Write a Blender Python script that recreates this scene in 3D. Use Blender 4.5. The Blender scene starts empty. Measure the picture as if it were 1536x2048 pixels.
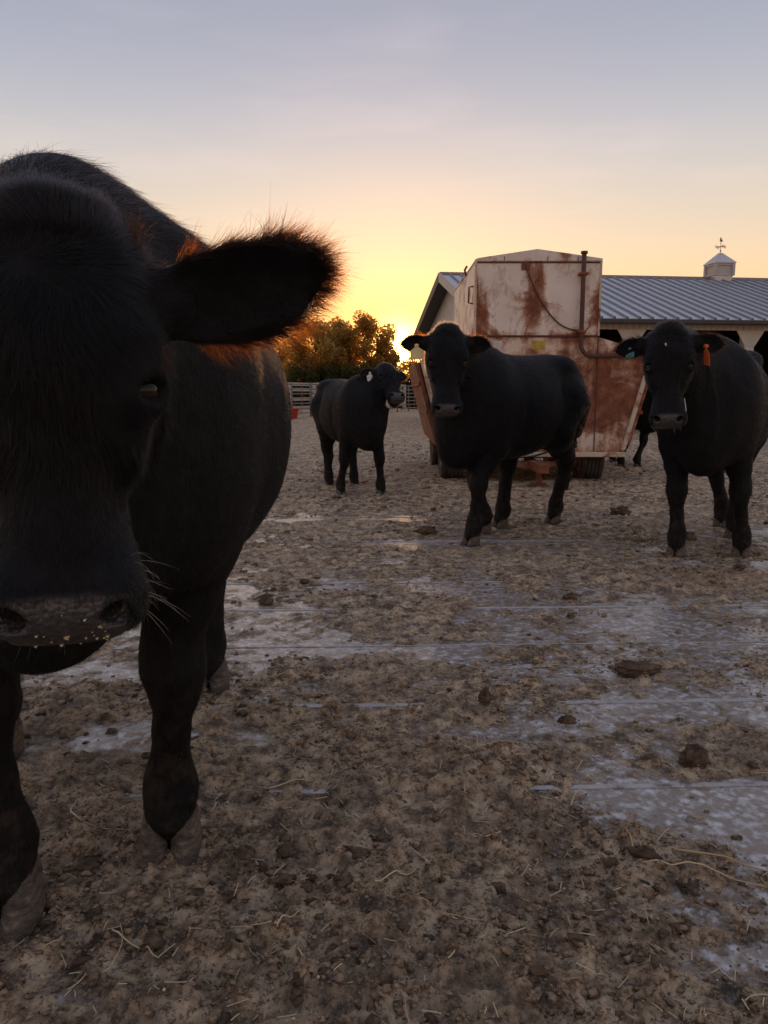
import bpy, math, random
import numpy as np
from mathutils import Vector, Matrix

random.seed(7)
rng = np.random.default_rng(11)
R = math.radians
HAIR = 1.0            # overall hair amount

# ------------------------------------------------------------------ camera
sc = bpy.context.scene
cam_d = bpy.data.cameras.new('camera')
cam = bpy.data.objects.new('camera', cam_d)
sc.collection.objects.link(cam)
cam.location = (0, 0, 1.10)
cam.rotation_euler = (R(90 - 8.77), 0, 0)
cam_d.sensor_fit = 'VERTICAL'
cam_d.sensor_height = 36.0
cam_d.sensor_width = 27.0
cam_d.lens = 36.0 * 1550 / 2048
cam_d.clip_start = 0.02
cam_d.clip_end = 3000
sc.camera = cam

# ------------------------------------------------------------------ world, sun, exposure
SUN_EL, SUN_AZ = R(2.85), R(1.07)
SUN_DIR = Vector((math.sin(SUN_AZ) * math.cos(SUN_EL), math.cos(SUN_AZ) * math.cos(SUN_EL), math.sin(SUN_EL)))
world = bpy.data.worlds.new('World')
sc.world = world
world.use_nodes = True


def build_world():
    nt = world.node_tree
    N, L = nt.nodes, nt.links
    N.clear()
    out = N.new('ShaderNodeOutputWorld')
    bg = N.new('ShaderNodeBackground')
    bg.inputs['Strength'].default_value = 0.10
    L.new(bg.outputs[0], out.inputs[0])
    sky = N.new('ShaderNodeTexSky')
    sky.sky_type = 'NISHITA'
    sky.sun_disc = False
    sky.sun_elevation = SUN_EL
    sky.sun_rotation = SUN_AZ
    sky.altitude = 200
    sky.air_density = 1.0
    sky.dust_density = 2.0
    sky.ozone_density = 1.0

    def M(op, a, b=None, c=None):
        n = N.new('ShaderNodeMath')
        n.operation = op
        for i, v in enumerate((a, b, c)):
            if v is None:
                continue
            if isinstance(v, (int, float)):
                n.inputs[i].default_value = v
            else:
                L.new(v, n.inputs[i])
        return n.outputs[0]

    def scale(col, f):
        n = N.new('ShaderNodeVectorMath')
        n.operation = 'SCALE'
        if isinstance(col, tuple):
            n.inputs[0].default_value = col
        else:
            L.new(col, n.inputs[0])
        if isinstance(f, (int, float)):
            n.inputs['Scale'].default_value = f
        else:
            L.new(f, n.inputs['Scale'])
        return n.outputs[0]

    def add(a, b):
        n = N.new('ShaderNodeVectorMath')
        n.operation = 'ADD'
        L.new(a, n.inputs[0])
        L.new(b, n.inputs[1])
        return n.outputs[0]

    tc = N.new('ShaderNodeTexCoord')
    nrm = N.new('ShaderNodeVectorMath')
    nrm.operation = 'NORMALIZE'
    L.new(tc.outputs['Generated'], nrm.inputs[0])
    sep = N.new('ShaderNodeSeparateXYZ')
    L.new(nrm.outputs[0], sep.inputs[0])
    el = M('MAXIMUM', sep.outputs['Z'], 0.0)
    dot = N.new('ShaderNodeVectorMath')
    dot.operation = 'DOT_PRODUCT'
    L.new(nrm.outputs[0], dot.inputs[0])
    dot.inputs[1].default_value = SUN_DIR
    cosd = M('MINIMUM', M('MAXIMUM', dot.outputs['Value'], -1.0), 1.0)
    ang = M('ARCCOSINE', cosd)
    # thin evening veil: an even lavender layer, warmer and brighter towards the horizon
    ramp = N.new('ShaderNodeValToRGB')
    ramp.color_ramp.interpolation = 'B_SPLINE'
    L.new(M('MULTIPLY', el, 1.6), ramp.inputs[0])
    e = ramp.color_ramp.elements
    stops = [(0.00, (7.2, 2.7, 0.5)), (0.10, (6.9, 3.6, 1.15)), (0.22, (6.2, 4.4, 2.7)), (0.30, (5.1, 4.15, 3.1)), (0.41, (4.1, 3.8, 3.65)),
             (0.53, (2.9, 3.0, 3.5)), (0.66, (2.2, 2.35, 3.0)), (1.0, (2.2, 2.35, 3.0))]
    while len(e) < len(stops):
        e.new(0.5)
    for s_, (p, c) in zip(e, stops):
        s_.position = p
        s_.color = (*[v / 10 for v in c], 1)
    veil = scale(ramp.outputs[0], 10.0)
    # broad azimuth falloff: the glow side of the sky is the brighter one
    side = M('MULTIPLY_ADD', cosd, 0.04, 0.96)
    veil = scale(veil, side)
    col = add(scale(sky.outputs[0], 0.07), scale(veil, 0.88))
    # solar aureole
    def lobe(width, amp, rgb, power=1.0):
        t = M('DIVIDE', ang, R(width))
        f = M('POWER', 2.71828, M('MULTIPLY', M('POWER', t, power), -1.0))
        return scale(rgb, M('MULTIPLY', f, amp))
    col = add(col, lobe(9.0, 1.9, (1.0, 0.30, 0.0), 1.3))
    col = add(col, lobe(3.4, 8.0, (1.0, 0.36, 0.0), 1.2))
    col = add(col, lobe(1.15, 110.0, (1.0, 0.62, 0.18), 1.5))
    # faint wisps of cloud
    mp = N.new('ShaderNodeMapping')
    mp.inputs['Scale'].default_value = (3.0, 3.0, 14.0)
    L.new(nrm.outputs[0], mp.inputs[0])
    nz = N.new('ShaderNodeTexNoise')
    nz.inputs['Scale'].default_value = 1.3
    nz.inputs['Detail'].default_value = 5
    L.new(mp.outputs[0], nz.inputs['Vector'])
    w = M('MULTIPLY', M('MAXIMUM', M('SUBTRACT', nz.outputs[0], 0.52), 0.0), 1.7)
    col = add(col, scale((1.0, 0.62, 0.50), w))
    L.new(col, bg.inputs['Color'])


build_world()
sun_d = bpy.data.lights.new('sun', 'SUN')
sun = bpy.data.objects.new('sun', sun_d)
sc.collection.objects.link(sun)
sun_d.energy = 3.2
sun_d.angle = R(0.6)
sun_d.color = (1.0, 0.50, 0.20)
sun.rotation_euler = SUN_DIR.to_track_quat('Z', 'Y').to_euler()
sun.location = (0, 0, 30)

sc.view_settings.view_transform = 'Standard'
sc.view_settings.look = 'None'
sc.view_settings.exposure = 0.85
sc.view_settings.gamma = 1.0
sc.view_settings.use_curve_mapping = False
sc.render.engine = 'CYCLES'
try:
    sc.cycles_curves.shape = 'RIBBONS'
    sc.cycles_curves.subdivisions = 2
except Exception:
    pass
sc.cycles.use_denoising = True
sc.cycles.max_bounces = 8
sc.cycles.sample_clamp_indirect = 4.0

# ------------------------------------------------------------------ helpers


def link(o, parent=None):
    sc.collection.objects.link(o)
    if parent is not None:
        o.parent = parent
    return o


def tag(o, label=None, cat=None, group=None, kind=None):
    if label:
        o['label'] = label
    if cat:
        o['category'] = cat
    if group:
        o['group'] = group
    if kind:
        o['kind'] = kind
    return o


def empty(name, loc=(0, 0, 0), rz=0.0):
    o = bpy.data.objects.new(name, None)
    o.empty_display_size = 0.1
    o.location = loc
    o.rotation_euler = (0, 0, rz)
    return link(o)


def np_mesh(name, V, F, mat, parent=None, smooth=False, loc=None):
    """V (n,3), F (m,k) arrays with k = 3 or 4"""
    V = np.asarray(V, dtype=np.float32)
    F = np.asarray(F, dtype=np.int32)
    me = bpy.data.meshes.new(name)
    me.vertices.add(len(V))
    me.vertices.foreach_set('co', V.ravel())
    k = F.shape[1]
    me.loops.add(F.size)
    me.loops.foreach_set('vertex_index', F.ravel())
    me.polygons.add(len(F))
    me.polygons.foreach_set('loop_start', np.arange(0, F.size, k, dtype=np.int32))
    if smooth:
        me.polygons.foreach_set('use_smooth', np.ones(len(F), dtype=bool))
    me.update(calc_edges=True)
    if mat:
        me.materials.append(mat)
    o = bpy.data.objects.new(name, me)
    if loc is not None:
        o.location = loc
    return link(o, parent)


class MB:
    """collects faces of one piece"""

    def __init__(self):
        self.v, self.f = [], []

    def raw(self, V, F):
        b = len(self.v)
        self.v += [tuple(p) for p in V]
        self.f += [tuple(i + b for i in q) for q in F]
        return self

    def box(self, x0, x1, y0, y1, z0, z1, M=None):
        V = [Vector((x, y, z)) for z in (z0, z1) for y in (y0, y1) for x in (x0, x1)]
        if M is not None:
            V = [M @ p for p in V]
        return self.raw(V, [(0, 2, 3, 1), (4, 5, 7, 6), (0, 1, 5, 4), (2, 6, 7, 3), (0, 4, 6, 2), (1, 3, 7, 5)])

    def tube(self, pts, r, n=8, caps=True):
        pts = [Vector(p) for p in pts]
        rs = r if isinstance(r, (list, tuple)) else [r] * len(pts)
        rings = []
        up = None
        for i, p in enumerate(pts):
            d = (pts[min(i + 1, len(pts) - 1)] - pts[max(i - 1, 0)]).normalized()
            if up is None:
                up = Vector((0, 0, 1)) if abs(d.z) < 0.9 else Vector((1, 0, 0))
            a = d.cross(up).normalized()
            b = a.cross(d).normalized()
            up = b
            rings.append([p + (a * math.cos(2 * math.pi * k / n) + b * math.sin(2 * math.pi * k / n)) * rs[i] for k in range(n)])
        V = [q for rg in rings for q in rg]
        F = []
        for i in range(len(rings) - 1):
            for k in range(n):
                k2 = (k + 1) % n
                F.append((i * n + k, i * n + k2, (i + 1) * n + k2, (i + 1) * n + k))
        if caps:
            F.append(tuple(range(n))[::-1])
            F.append(tuple((len(rings) - 1) * n + k for k in range(n)))
        return self.raw(V, F)

    def prism(self, poly, d0, d1, axis='y', M=None):
        """polygon in (x,z) extruded along y (or (y,z) along x)"""
        n = len(poly)
        V = []
        for d in (d0, d1):
            for (a, b) in poly:
                V.append(Vector((a, d, b)) if axis == 'y' else Vector((d, a, b)))
        if M is not None:
            V = [M @ p for p in V]
        F = [tuple(range(n)), tuple(range(n, 2 * n))[::-1]]
        for k in range(n):
            k2 = (k + 1) % n
            F.append((k2, k, n + k, n + k2))
        return self.raw(V, F)

    def lathe(self, prof, n=24, axis='x', c=(0, 0, 0), close=True):
        """prof: (axial, radius) list"""
        V = []
        for (t, r) in prof:
            for k in range(n):
                a = 2 * math.pi * k / n
                if axis == 'x':
                    V.append((c[0] + t, c[1] + r * math.cos(a), c[2] + r * math.sin(a)))
                else:
                    V.append((c[0] + r * math.cos(a), c[1] + r * math.sin(a), c[2] + t))
        F = []
        m = len(prof)
        for i in range(m - 1):
            for k in range(n):
                k2 = (k + 1) % n
                F.append((i * n + k, i * n + k2, (i + 1) * n + k2, (i + 1) * n + k))
        if close:
            F.append(tuple(range(n))[::-1])
            F.append(tuple((m - 1) * n + k for k in range(n)))
        return self.raw(V, F)

    def build(self, name, mat, parent=None, smooth=False, bevel=0.0, loc=None):
        me = bpy.data.meshes.new(name)
        me.from_pydata([tuple(p) for p in self.v], [], self.f)
        me.update()
        import bmesh
        bm = bmesh.new()
        bm.from_mesh(me)
        bmesh.ops.recalc_face_normals(bm, faces=bm.faces)
        if bevel > 0:
            bmesh.ops.bevel(bm, geom=[e for e in bm.edges if len(e.link_faces) == 2 and e.calc_face_angle(0) > 0.5],
                            offset=bevel, segments=1, affect='EDGES', profile=0.5)
        bm.to_mesh(me)
        bm.free()
        if smooth:
            me.polygons.foreach_set('use_smooth', [True] * len(me.polygons))
        me.materials.append(mat)
        o = bpy.data.objects.new(name, me)
        if loc is not None:
            o.location = loc
        return link(o, parent)


# value noise ------------------------------------------------------------
_perm = rng.random((256, 256)).astype(np.float32)


def vnoise(x, y, seed=0):
    xi = np.floor(x).astype(int)
    yi = np.floor(y).astype(int)
    fx = (x - xi).astype(np.float32)
    fy = (y - yi).astype(np.float32)
    fx = fx * fx * fx * (fx * (fx * 6 - 15) + 10)
    fy = fy * fy * fy * (fy * (fy * 6 - 15) + 10)
    xi = xi + 37 * seed
    yi = yi + 91 * seed
    g = lambda a, b: _perm[a & 255, b & 255]
    return ((g(xi, yi) * (1 - fx) + g(xi + 1, yi) * fx) * (1 - fy) + (g(xi, yi + 1) * (1 - fx) + g(xi + 1, yi + 1) * fx) * fy)


def fbm(x, y, octaves=5, seed=0, gain=0.5):
    a, s, t = 1.0, 0.0, 0.0
    for o in range(octaves):
        c, sn = math.cos(0.6 * o), math.sin(0.6 * o)
        s = s + a * (vnoise((c * x - sn * y) * 2 ** o, (sn * x + c * y) * 2 ** o, seed + o) - 0.5)
        t += a
        a *= gain
    return s / t * 2


# materials ---------------------------------------------------------------


class NT:
    def __init__(self, name):
        self.m = bpy.data.materials.new(name)
        self.m.use_nodes = True
        self.t = self.m.node_tree
        self.N, self.L = self.t.nodes, self.t.links
        self.b = self.N['Principled BSDF']
        self.out = self.N['Material Output']
        self.co = self.N.new('ShaderNodeTexCoord').outputs['Object']

    def set(self, **k):
        for a, v in k.items():
            s = self.b.inputs[a.replace('_', ' ')]
            if isinstance(v, (int, float)):
                s.default_value = v
            elif isinstance(v, tuple):
                s.default_value = (*v, 1) if len(v) == 3 else v
            else:
                self.L.new(v, s)
        return self

    def scaled(self, s, vec=None):
        n = self.N.new('ShaderNodeMapping')
        n.inputs['Scale'].default_value = s
        self.L.new(vec or self.co, n.inputs[0])
        return n.outputs[0]

    def noise(self, scale, detail=4, rough=0.55, dist=0.0, vec=None):
        n = self.N.new('ShaderNodeTexNoise')
        n.inputs['Scale'].default_value = scale
        n.inputs['Detail'].default_value = detail
        n.inputs['Roughness'].default_value = rough
        n.inputs['Distortion'].default_value = dist
        self.L.new(vec or self.co, n.inputs['Vector'])
        return n.outputs[0]

    def voro(self, scale, feature='F1', vec=None):
        n = self.N.new('ShaderNodeTexVoronoi')
        n.feature = feature
        n.inputs['Scale'].default_value = scale
        self.L.new(vec or self.co, n.inputs['Vector'])
        return n.outputs['Distance']

    def math(self, op, a, b=None, c=None):
        n = self.N.new('ShaderNodeMath')
        n.operation = op
        for i, v in enumerate((a, b, c)):
            if v is None:
                continue
            if isinstance(v, (int, float)):
                n.inputs[i].default_value = v
            else:
                self.L.new(v, n.inputs[i])
        return n.outputs[0]

    def ramp(self, f, stops, interp='LINEAR'):
        n = self.N.new('ShaderNodeValToRGB')
        n.color_ramp.interpolation = interp
        self.L.new(f, n.inputs[0])
        e = n.color_ramp.elements
        while len(e) < len(stops):
            e.new(0.5)
        for s, (p, c) in zip(e, stops):
            s.position = p
            s.color = (*c, 1) if not isinstance(c, (int, float)) else (c, c, c, 1)
        return n.outputs[0]

    def mix(self, f, a, b):
        n = self.N.new('ShaderNodeMix')
        n.data_type = 'RGBA'
        for i, v in ((0, f), (6, a), (7, b)):
            if isinstance(v, tuple):
                n.inputs[i].default_value = (*v, 1)
            elif isinstance(v, (int, float)):
                n.inputs[i].default_value = v
            else:
                self.L.new(v, n.inputs[i])
        return n.outputs[2]

    def bump(self, h, strength=0.4, dist=0.01):
        n = self.N.new('ShaderNodeBump')
        n.inputs['Strength'].default_value = strength
        n.inputs['Distance'].default_value = dist
        self.L.new(h, n.inputs['Height'])
        self.L.new(n.outputs[0], self.b.inputs['Normal'])
        return self

    def attr(self, name):
        n = self.N.new('ShaderNodeAttribute')
        n.attribute_name = name
        return n.outputs['Fac']

    def xyz(self):
        n = self.N.new('ShaderNodeSeparateXYZ')
        self.L.new(self.co, n.inputs[0])
        return n.outputs

    def blob(self, c, r):
        n = self.N.new('ShaderNodeMapping')
        n.inputs['Scale'].default_value = tuple(1.0 / q for q in r)
        n.inputs['Location'].default_value = tuple(-a / q for a, q in zip(c, r))
        self.L.new(self.co, n.inputs[0])
        l = self.N.new('ShaderNodeVectorMath')
        l.operation = 'LENGTH'
        self.L.new(n.outputs[0], l.inputs[0])
        d = l.outputs['Value']
        return self.math('MAXIMUM', self.math('SUBTRACT', 1.0, d), 0.0)


def simple(name, c1, c2=None, scale=8.0, rough=0.7, bump=0.0, bscale=40.0, metallic=0.0, spec=0.5, detail=5):
    t = NT(name)
    if c2 is None:
        c2 = tuple(v * 0.7 for v in c1)
    n = t.noise(scale, detail)
    t.set(Base_Color=t.ramp(n, [(0.3, c1), (0.7, c2)]), Roughness=rough, Metallic=metallic, Specular_IOR_Level=spec)
    if bump:
        t.bump(t.noise(bscale, 6), bump, 0.01)
    return t.m


MAT = {}


def make_materials():
    # concrete: cast with a small anti-slip pattern, damp and dusty
    t = NT('stamped_concrete')
    rot = t.N.new('ShaderNodeMapping')
    rot.inputs['Rotation'].default_value = (0, 0, R(45))
    rot.inputs['Scale'].default_value = (1, 1, 0.0)
    t.L.new(t.co, rot.inputs[0])
    vor = t.N.new('ShaderNodeTexVoronoi')
    vor.distance = 'CHEBYCHEV'
    vor.inputs['Scale'].default_value = 34
    vor.inputs['Randomness'].default_value = 0.55
    t.L.new(rot.outputs[0], vor.inputs['Vector'])
    vd = vor.outputs['Distance']
    n1 = t.noise(1.6, 5)
    n2 = t.noise(22, 6, 0.65)
    c = t.ramp(n1, [(0.3, (0.50, 0.49, 0.515)), (0.7, (0.62, 0.61, 0.63))])
    dirt = t.ramp(t.math('ADD', n2, t.math('MULTIPLY', vd, 0.35)), [(0.46, 0.0), (0.68, 1.0)])
    c = t.mix(t.math('MULTIPLY', dirt, 0.85), c, (0.20, 0.14, 0.095))
    t.set(Base_Color=c, Roughness=t.ramp(n1, [(0.3, 0.16), (0.7, 0.36)]), Specular_IOR_Level=0.5)
    h = t.math('ADD', t.math('MULTIPLY', vd, -0.9), t.math('MULTIPLY', t.noise(60, 5), 0.35))
    t.bump(h, 0.45, 0.004)
    MAT['concrete'] = t.m

    t = NT('smooth_concrete_edge')
    n = t.noise(14, 6, 0.65)
    c = t.ramp(n, [(0.35, (0.46, 0.43, 0.42)), (0.55, (0.36, 0.33, 0.32)), (0.66, (0.15, 0.11, 0.085))])
    t.set(Base_Color=c, Roughness=0.6)
    t.bump(t.noise(70, 4), 0.25, 0.006)
    MAT['strip'] = t.m

    # trampled manure and dirt
    t = NT('trampled_manure')
    a = t.noise(1.1, 5)
    b = t.noise(13, 8, 0.68)
    f = t.noise(85, 6, 0.7)
    c = t.ramp(b, [(0.37, (0.065, 0.046, 0.033)), (0.45, (0.34, 0.230, 0.142)), (0.53, (0.64, 0.455, 0.295)), (0.64, (0.84, 0.655, 0.455))])
    g2 = t.noise(4.2, 7, 0.7, 0.3)
    c = t.mix(t.ramp(g2, [(0.40, 0.5), (0.50, 0.0)]), c, (0.13, 0.088, 0.060))
    spk = t.noise(48, 5, 0.75)
    c = t.mix(t.ramp(spk, [(0.39, 0.85), (0.48, 0.0)]), c, (0.05, 0.035, 0.025))
    c = t.mix(t.ramp(a, [(0.42, 0.0), (0.70, 0.30)]), c, (0.50, 0.37, 0.25))
    warm = t.ramp(t.noise(0.7, 4), [(0.52, 0.0), (0.68, 0.30)])
    c = t.mix(warm, c, (0.42, 0.23, 0.125))
    c = t.mix(t.ramp(f, [(0.56, 0.0), (0.66, 0.7)]), c, (0.62, 0.48, 0.34))
    c = t.mix(t.ramp(f, [(0.34, 0.6), (0.44, 0.0)]), c, (0.08, 0.055, 0.038))
    t.set(Base_Color=c, Roughness=t.ramp(b, [(0.3, 0.62), (0.7, 0.92)]), Specular_IOR_Level=0.35)
    h = t.math('ADD', t.math('MULTIPLY', t.noise(26, 8, 0.72, 0.4), 1.0), t.math('MULTIPLY', t.noise(150, 6, 0.75), 0.55))
    t.bump(h, 1.0, 0.018)
    cov = t.attr('cover')
    rag = t.math('ADD', t.math('MULTIPLY', t.math('SUBTRACT', t.noise(24, 7, 0.72), 0.5), 1.5), t.math('MULTIPLY', t.math('SUBTRACT', t.noise(110, 4, 0.7), 0.5), 0.9))
    al = t.ramp(t.math('ADD', t.math('ADD', cov, rag), 0.5), [(0.28, 0.0), (0.72, 1.0)])
    t.set(Alpha=al)
    MAT['manure'] = t.m

    t = NT('yard_dirt')
    b = t.noise(2.2, 8, 0.7)
    c = t.ramp(b, [(0.3, (0.19, 0.13, 0.09)), (0.7, (0.42, 0.31, 0.22))])
    t.set(Base_Color=c, Roughness=0.95, Specular_IOR_Level=0.2)
    t.bump(t.noise(9, 8, 0.7), 0.6, 0.02)
    MAT['dirt'] = t.m

    t = NT('pasture')
    b = t.noise(0.35, 6, 0.6)
    c = t.ramp(b, [(0.3, (0.05, 0.075, 0.022)), (0.7, (0.11, 0.12, 0.045))])
    t.set(Base_Color=c, Roughness=0.95, Specular_IOR_Level=0.1)
    t.bump(t.noise(12, 6), 0.8, 0.08)
    MAT['field'] = t.m

    t = NT('manure_clod')
    b = t.noise(30, 7, 0.7)
    oi = t.N.new('ShaderNodeObjectInfo')
    c = t.ramp(b, [(0.3, (0.030, 0.020, 0.014)), (0.52, (0.13, 0.086, 0.056)), (0.72, (0.28, 0.19, 0.125))])
    t.set(Base_Color=c, Roughness=0.85, Specular_IOR_Level=0.3)
    t.bump(t.noise(90, 6, 0.7), 0.8, 0.012)
    MAT['clod'] = t.m

    t = NT('crumbs')
    b = t.noise(45, 3, 0.7)
    c = t.ramp(b, [(0.34, (0.065, 0.045, 0.033)), (0.5, (0.26, 0.178, 0.115)), (0.66, (0.42, 0.30, 0.20))])
    t.set(Base_Color=c, Roughness=0.9, Specular_IOR_Level=0.25)
    t.bump(t.noise(140, 4, 0.7), 0.6, 0.006)
    MAT['crumb'] = t.m

    t = NT('straw')
    b = t.noise(5, 3)
    c = t.ramp(b, [(0.35, (0.42, 0.31, 0.17)), (0.65, (0.66, 0.52, 0.32))])
    t.set(Base_Color=c, Roughness=0.6)
    MAT['straw'] = t.m
    MAT['pale_chip'] = simple('pale_chip', (0.62, 0.58, 0.52), (0.45, 0.40, 0.34), 20, 0.7)

    # cattle
    t = NT('black_hide')
    bare = t.attr('bare')
    b = t.noise(30, 6, 0.65)
    hide = t.ramp(b, [(0.35, (0.006, 0.006, 0.0075)), (0.7, (0.013, 0.0125, 0.0145))])
    mud = t.attr('mud')
    hide = t.mix(t.math('MULTIPLY', mud, t.ramp(t.noise(22, 6, 0.7), [(0.48, 0.0), (0.60, 1.0)])), hide, (0.10, 0.072, 0.05))
    col = t.mix(bare, hide, t.ramp(t.noise(55, 3), [(0.35, (0.030, 0.027, 0.030)), (0.7, (0.055, 0.046, 0.046))]))
    t.set(Base_Color=col, Roughness=t.mix(bare, (0.72, 0.72, 0.72), (0.3, 0.3, 0.3)), Specular_IOR_Level=t.mix(bare, (0.12, 0.12, 0.12), (0.6, 0.6, 0.6)))
    st = t.scaled((1.0, 1.0, 0.28))
    hide = t.mix(t.ramp(t.noise(2.4, 4), [(0.5, 0.0), (0.75, 0.5)]), hide, (0.019, 0.014, 0.012))
    hh = t.math('ADD', t.noise(130, 4, 0.6, 0.2, st), t.math('MULTIPLY', t.voro(120), t.math('MULTIPLY', bare, -0.5)))
    hh = t.math('ADD', hh, t.math('MULTIPLY', t.noise(26, 4, 0.6, 0.6, st), 1.3))
    t.bump(hh, 0.6, 0.009)
    MAT['hide'] = t.m

    def hair(name, mel, red, rough=0.34, rand=0.25):
        m = bpy.data.materials.new(name)
        m.use_nodes = True
        n, l = m.node_tree.nodes, m.node_tree.links
        n.clear()
        o = n.new('ShaderNodeOutputMaterial')
        h = n.new('ShaderNodeBsdfHairPrincipled')
        h.model = 'CHIANG'
        if mel < 0.99:
            h.parametrization = 'MELANIN'
            h.inputs['Melanin'].default_value = mel
            h.inputs['Melanin Redness'].default_value = red
            h.inputs['Random Color'].default_value = rand
        else:
            h.parametrization = 'COLOR'
            h.inputs['Color'].default_value = (0.003, 0.0033, 0.0044, 1)
        h.inputs['Roughness'].default_value = rough
        h.inputs['Radial Roughness'].default_value = 0.45
        h.inputs['IOR'].default_value = 1.33
        h.inputs['Random Roughness'].default_value = 0.2
        l.new(h.outputs[0], o.inputs[0])
        return m
    MAT['hair'] = hair('black_hair', 1.0, 0.0, 0.26, 0.4)
    MAT['fringe'] = hair('brown_black_hair', 0.90, 0.25, 0.38, 0.2)
    MAT['whisker'] = hair('pale_whisker', 0.10, 0.3, 0.4, 0.2)

    t = NT('hoof_horn')
    n = t.noise(34, 7, 0.72, 0.3, t.scaled((1, 1, 2)))
    t.set(Base_Color=t.ramp(n, [(0.36, (0.030, 0.024, 0.020)), (0.5, (0.085, 0.068, 0.055)), (0.64, (0.20, 0.15, 0.105))]), Roughness=0.75)
    t.bump(t.math('ADD', t.noise(60, 6, 0.75), t.noise(12, 2, 0.5, 0, t.scaled((0.3, 0.3, 14)))), 0.8, 0.006)
    MAT['hoof'] = t.m

    t = NT('cow_eye')
    z = t.attr('gaze')
    c = t.ramp(z, [(0.56, (0.50, 0.46, 0.44)), (0.66, (0.20, 0.16, 0.14)), (0.70, (0.02, 0.012, 0.009)), (0.75, (0.012, 0.008, 0.007)), (0.82, (0.003, 0.003, 0.004))])
    t.set(Base_Color=c, Roughness=0.06, Specular_IOR_Level=0.25)
    MAT['eye'] = t.m
    for nm, c in (('tag_yellow', (0.78, 0.62, 0.28)), ('tag_orange', (0.72, 0.13, 0.04)), ('tag_teal', (0.04, 0.22, 0.26)), ('tag_white', (0.72, 0.66, 0.62))):
        MAT[nm] = simple(nm, c, tuple(v * 0.8 for v in c), 30, 0.5)
    MAT['white_hair'] = simple('white_chin_hair', (0.62, 0.56, 0.52), (0.45, 0.38, 0.34), 30, 0.9, 0.8, 90)

    # feeder wagon
    def rusty(name, base_rust, blobs, scale=2.6, paint=(0.80, 0.73, 0.69), streak=0.5):
        t = NT(name)
        n = t.noise(scale, 9, 0.66, 0.5)
        s = t.noise(5.5, 7, 0.6, 0.3, t.scaled((1.0, 1.0, 0.16)))
        f = t.math('ADD', t.math('MULTIPLY', n, 1.0), t.math('MULTIPLY', s, streak))
        f = t.math('ADD', f, base_rust - 0.5 * streak)
        for c_, r_, w_ in blobs:
            f = t.math('ADD', f, t.math('MULTIPLY', t.blob(c_, r_), w_))
        fine = t.noise(34, 7, 0.7)
        f = t.math('ADD', f, t.math('MULTIPLY', t.math('SUBTRACT', fine, 0.5), 0.16))
        pc = t.ramp(t.noise(3.2, 6), [(0.3, paint), (0.7, tuple(v * w for v, w in zip(paint, (0.86, 0.80, 0.76))))])
        rc = t.ramp(t.math('ADD', t.math('MULTIPLY', t.noise(7, 8, 0.68), 0.7), t.math('MULTIPLY', fine, 0.3)),
                    [(0.34, (0.095, 0.032, 0.022)), (0.50, (0.21, 0.075, 0.042)), (0.66, (0.36, 0.155, 0.085))])
        mid = t.mix(t.ramp(f, [(0.50, 0.0), (0.62, 1.0)]), pc, (0.44, 0.26, 0.185))
        c = t.mix(t.ramp(f, [(0.585, 0.0), (0.70, 1.0)]), mid, rc)
        t.set(Base_Color=c, Roughness=t.ramp(f, [(0.5, 0.48), (0.68, 0.85)]), Specular_IOR_Level=0.4)
        t.bump(t.math('ADD', t.math('MULTIPLY', f, 0.5), t.math('MULTIPLY', fine, 0.5)), 0.35, 0.012)
        return t.m
    MAT['bin_front'] = rusty('rusty_cream_bin', -0.045,
                             [((-0.70, -1.4, 2.05), (0.16, 9, 0.62), 0.40), ((-0.05, -1.4, 2.10), (0.24, 9, 0.42), 0.34),
                              ((0.0, -1.4, 2.5), (0.16, 9, 0.30), 0.22), ((0.72, -1.4, 2.0), (0.14, 9, 0.5), 0.26),
                              ((-0.5, -1.4, 1.72), (0.55, 9, 0.14), 0.22), ((0.4, -1.4, 1.74), (0.6, 9, 0.10), 0.20)])
    MAT['bin_side'] = rusty('rusty_cream_side', -0.03, [((0, 0, 1.7), (9, 9, 0.35), 0.15)])
    MAT['hopper_front'] = rusty('rusty_hopper_front', 0.22,
                                [((0.65, -1.4, 1.05), (0.75, 9, 0.45), 0.12), ((-0.7, -1.4, 1.05), (0.5, 9, 0.45), 0.12),
                                 ((0.35, -1.4, 1.45), (0.10, 9, 0.45), 0.22), ((-0.2, -1.4, 1.66), (1.6, 9, 0.24), -0.20),
                                 ((0.9, -1.4, 0.50), (0.9, 9, 0.16), -0.12)], paint=(0.74, 0.62, 0.53))
    MAT['hopper_side'] = rusty('rusty_hopper_side', 0.26, [], paint=(0.45, 0.3, 0.2))
    MAT['flange'] = rusty('rusty_flange', 0.03, [], 6.0, paint=(0.62, 0.54, 0.44))
    MAT['rust'] = rusty('dark_rust', 0.40, [], 5.0)
    MAT['dark_rust'] = simple('dark_brown_rust', (0.13, 0.055, 0.04), (0.075, 0.035, 0.028), 14, 0.8, 0.4, 60)
    t = NT('tyre_rubber')
    t.set(Base_Color=t.ramp(t.noise(9, 6), [(0.35, (0.022, 0.020, 0.020)), (0.7, (0.065, 0.054, 0.046))]), Roughness=0.85)
    t.bump(t.noise(50, 4), 0.3, 0.01)
    MAT['tyre'] = t.m
    MAT['decal_yellow'] = simple('yellow_decal', (0.55, 0.40, 0.06), (0.35, 0.23, 0.04), 18, 0.6)
    MAT['decal_white'] = simple('white_decal', (0.62, 0.62, 0.64), (0.5, 0.48, 0.47), 18, 0.6)

    # barn
    t = NT('galvanised_roof')
    n = t.noise(1.4, 5)
    t.set(Base_Color=t.ramp(n, [(0.35, (0.56, 0.57, 0.61)), (0.7, (0.47, 0.48, 0.52))]), Roughness=t.ramp(n, [(0.3, 0.34), (0.7, 0.46)]), Metallic=0.35)
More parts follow.
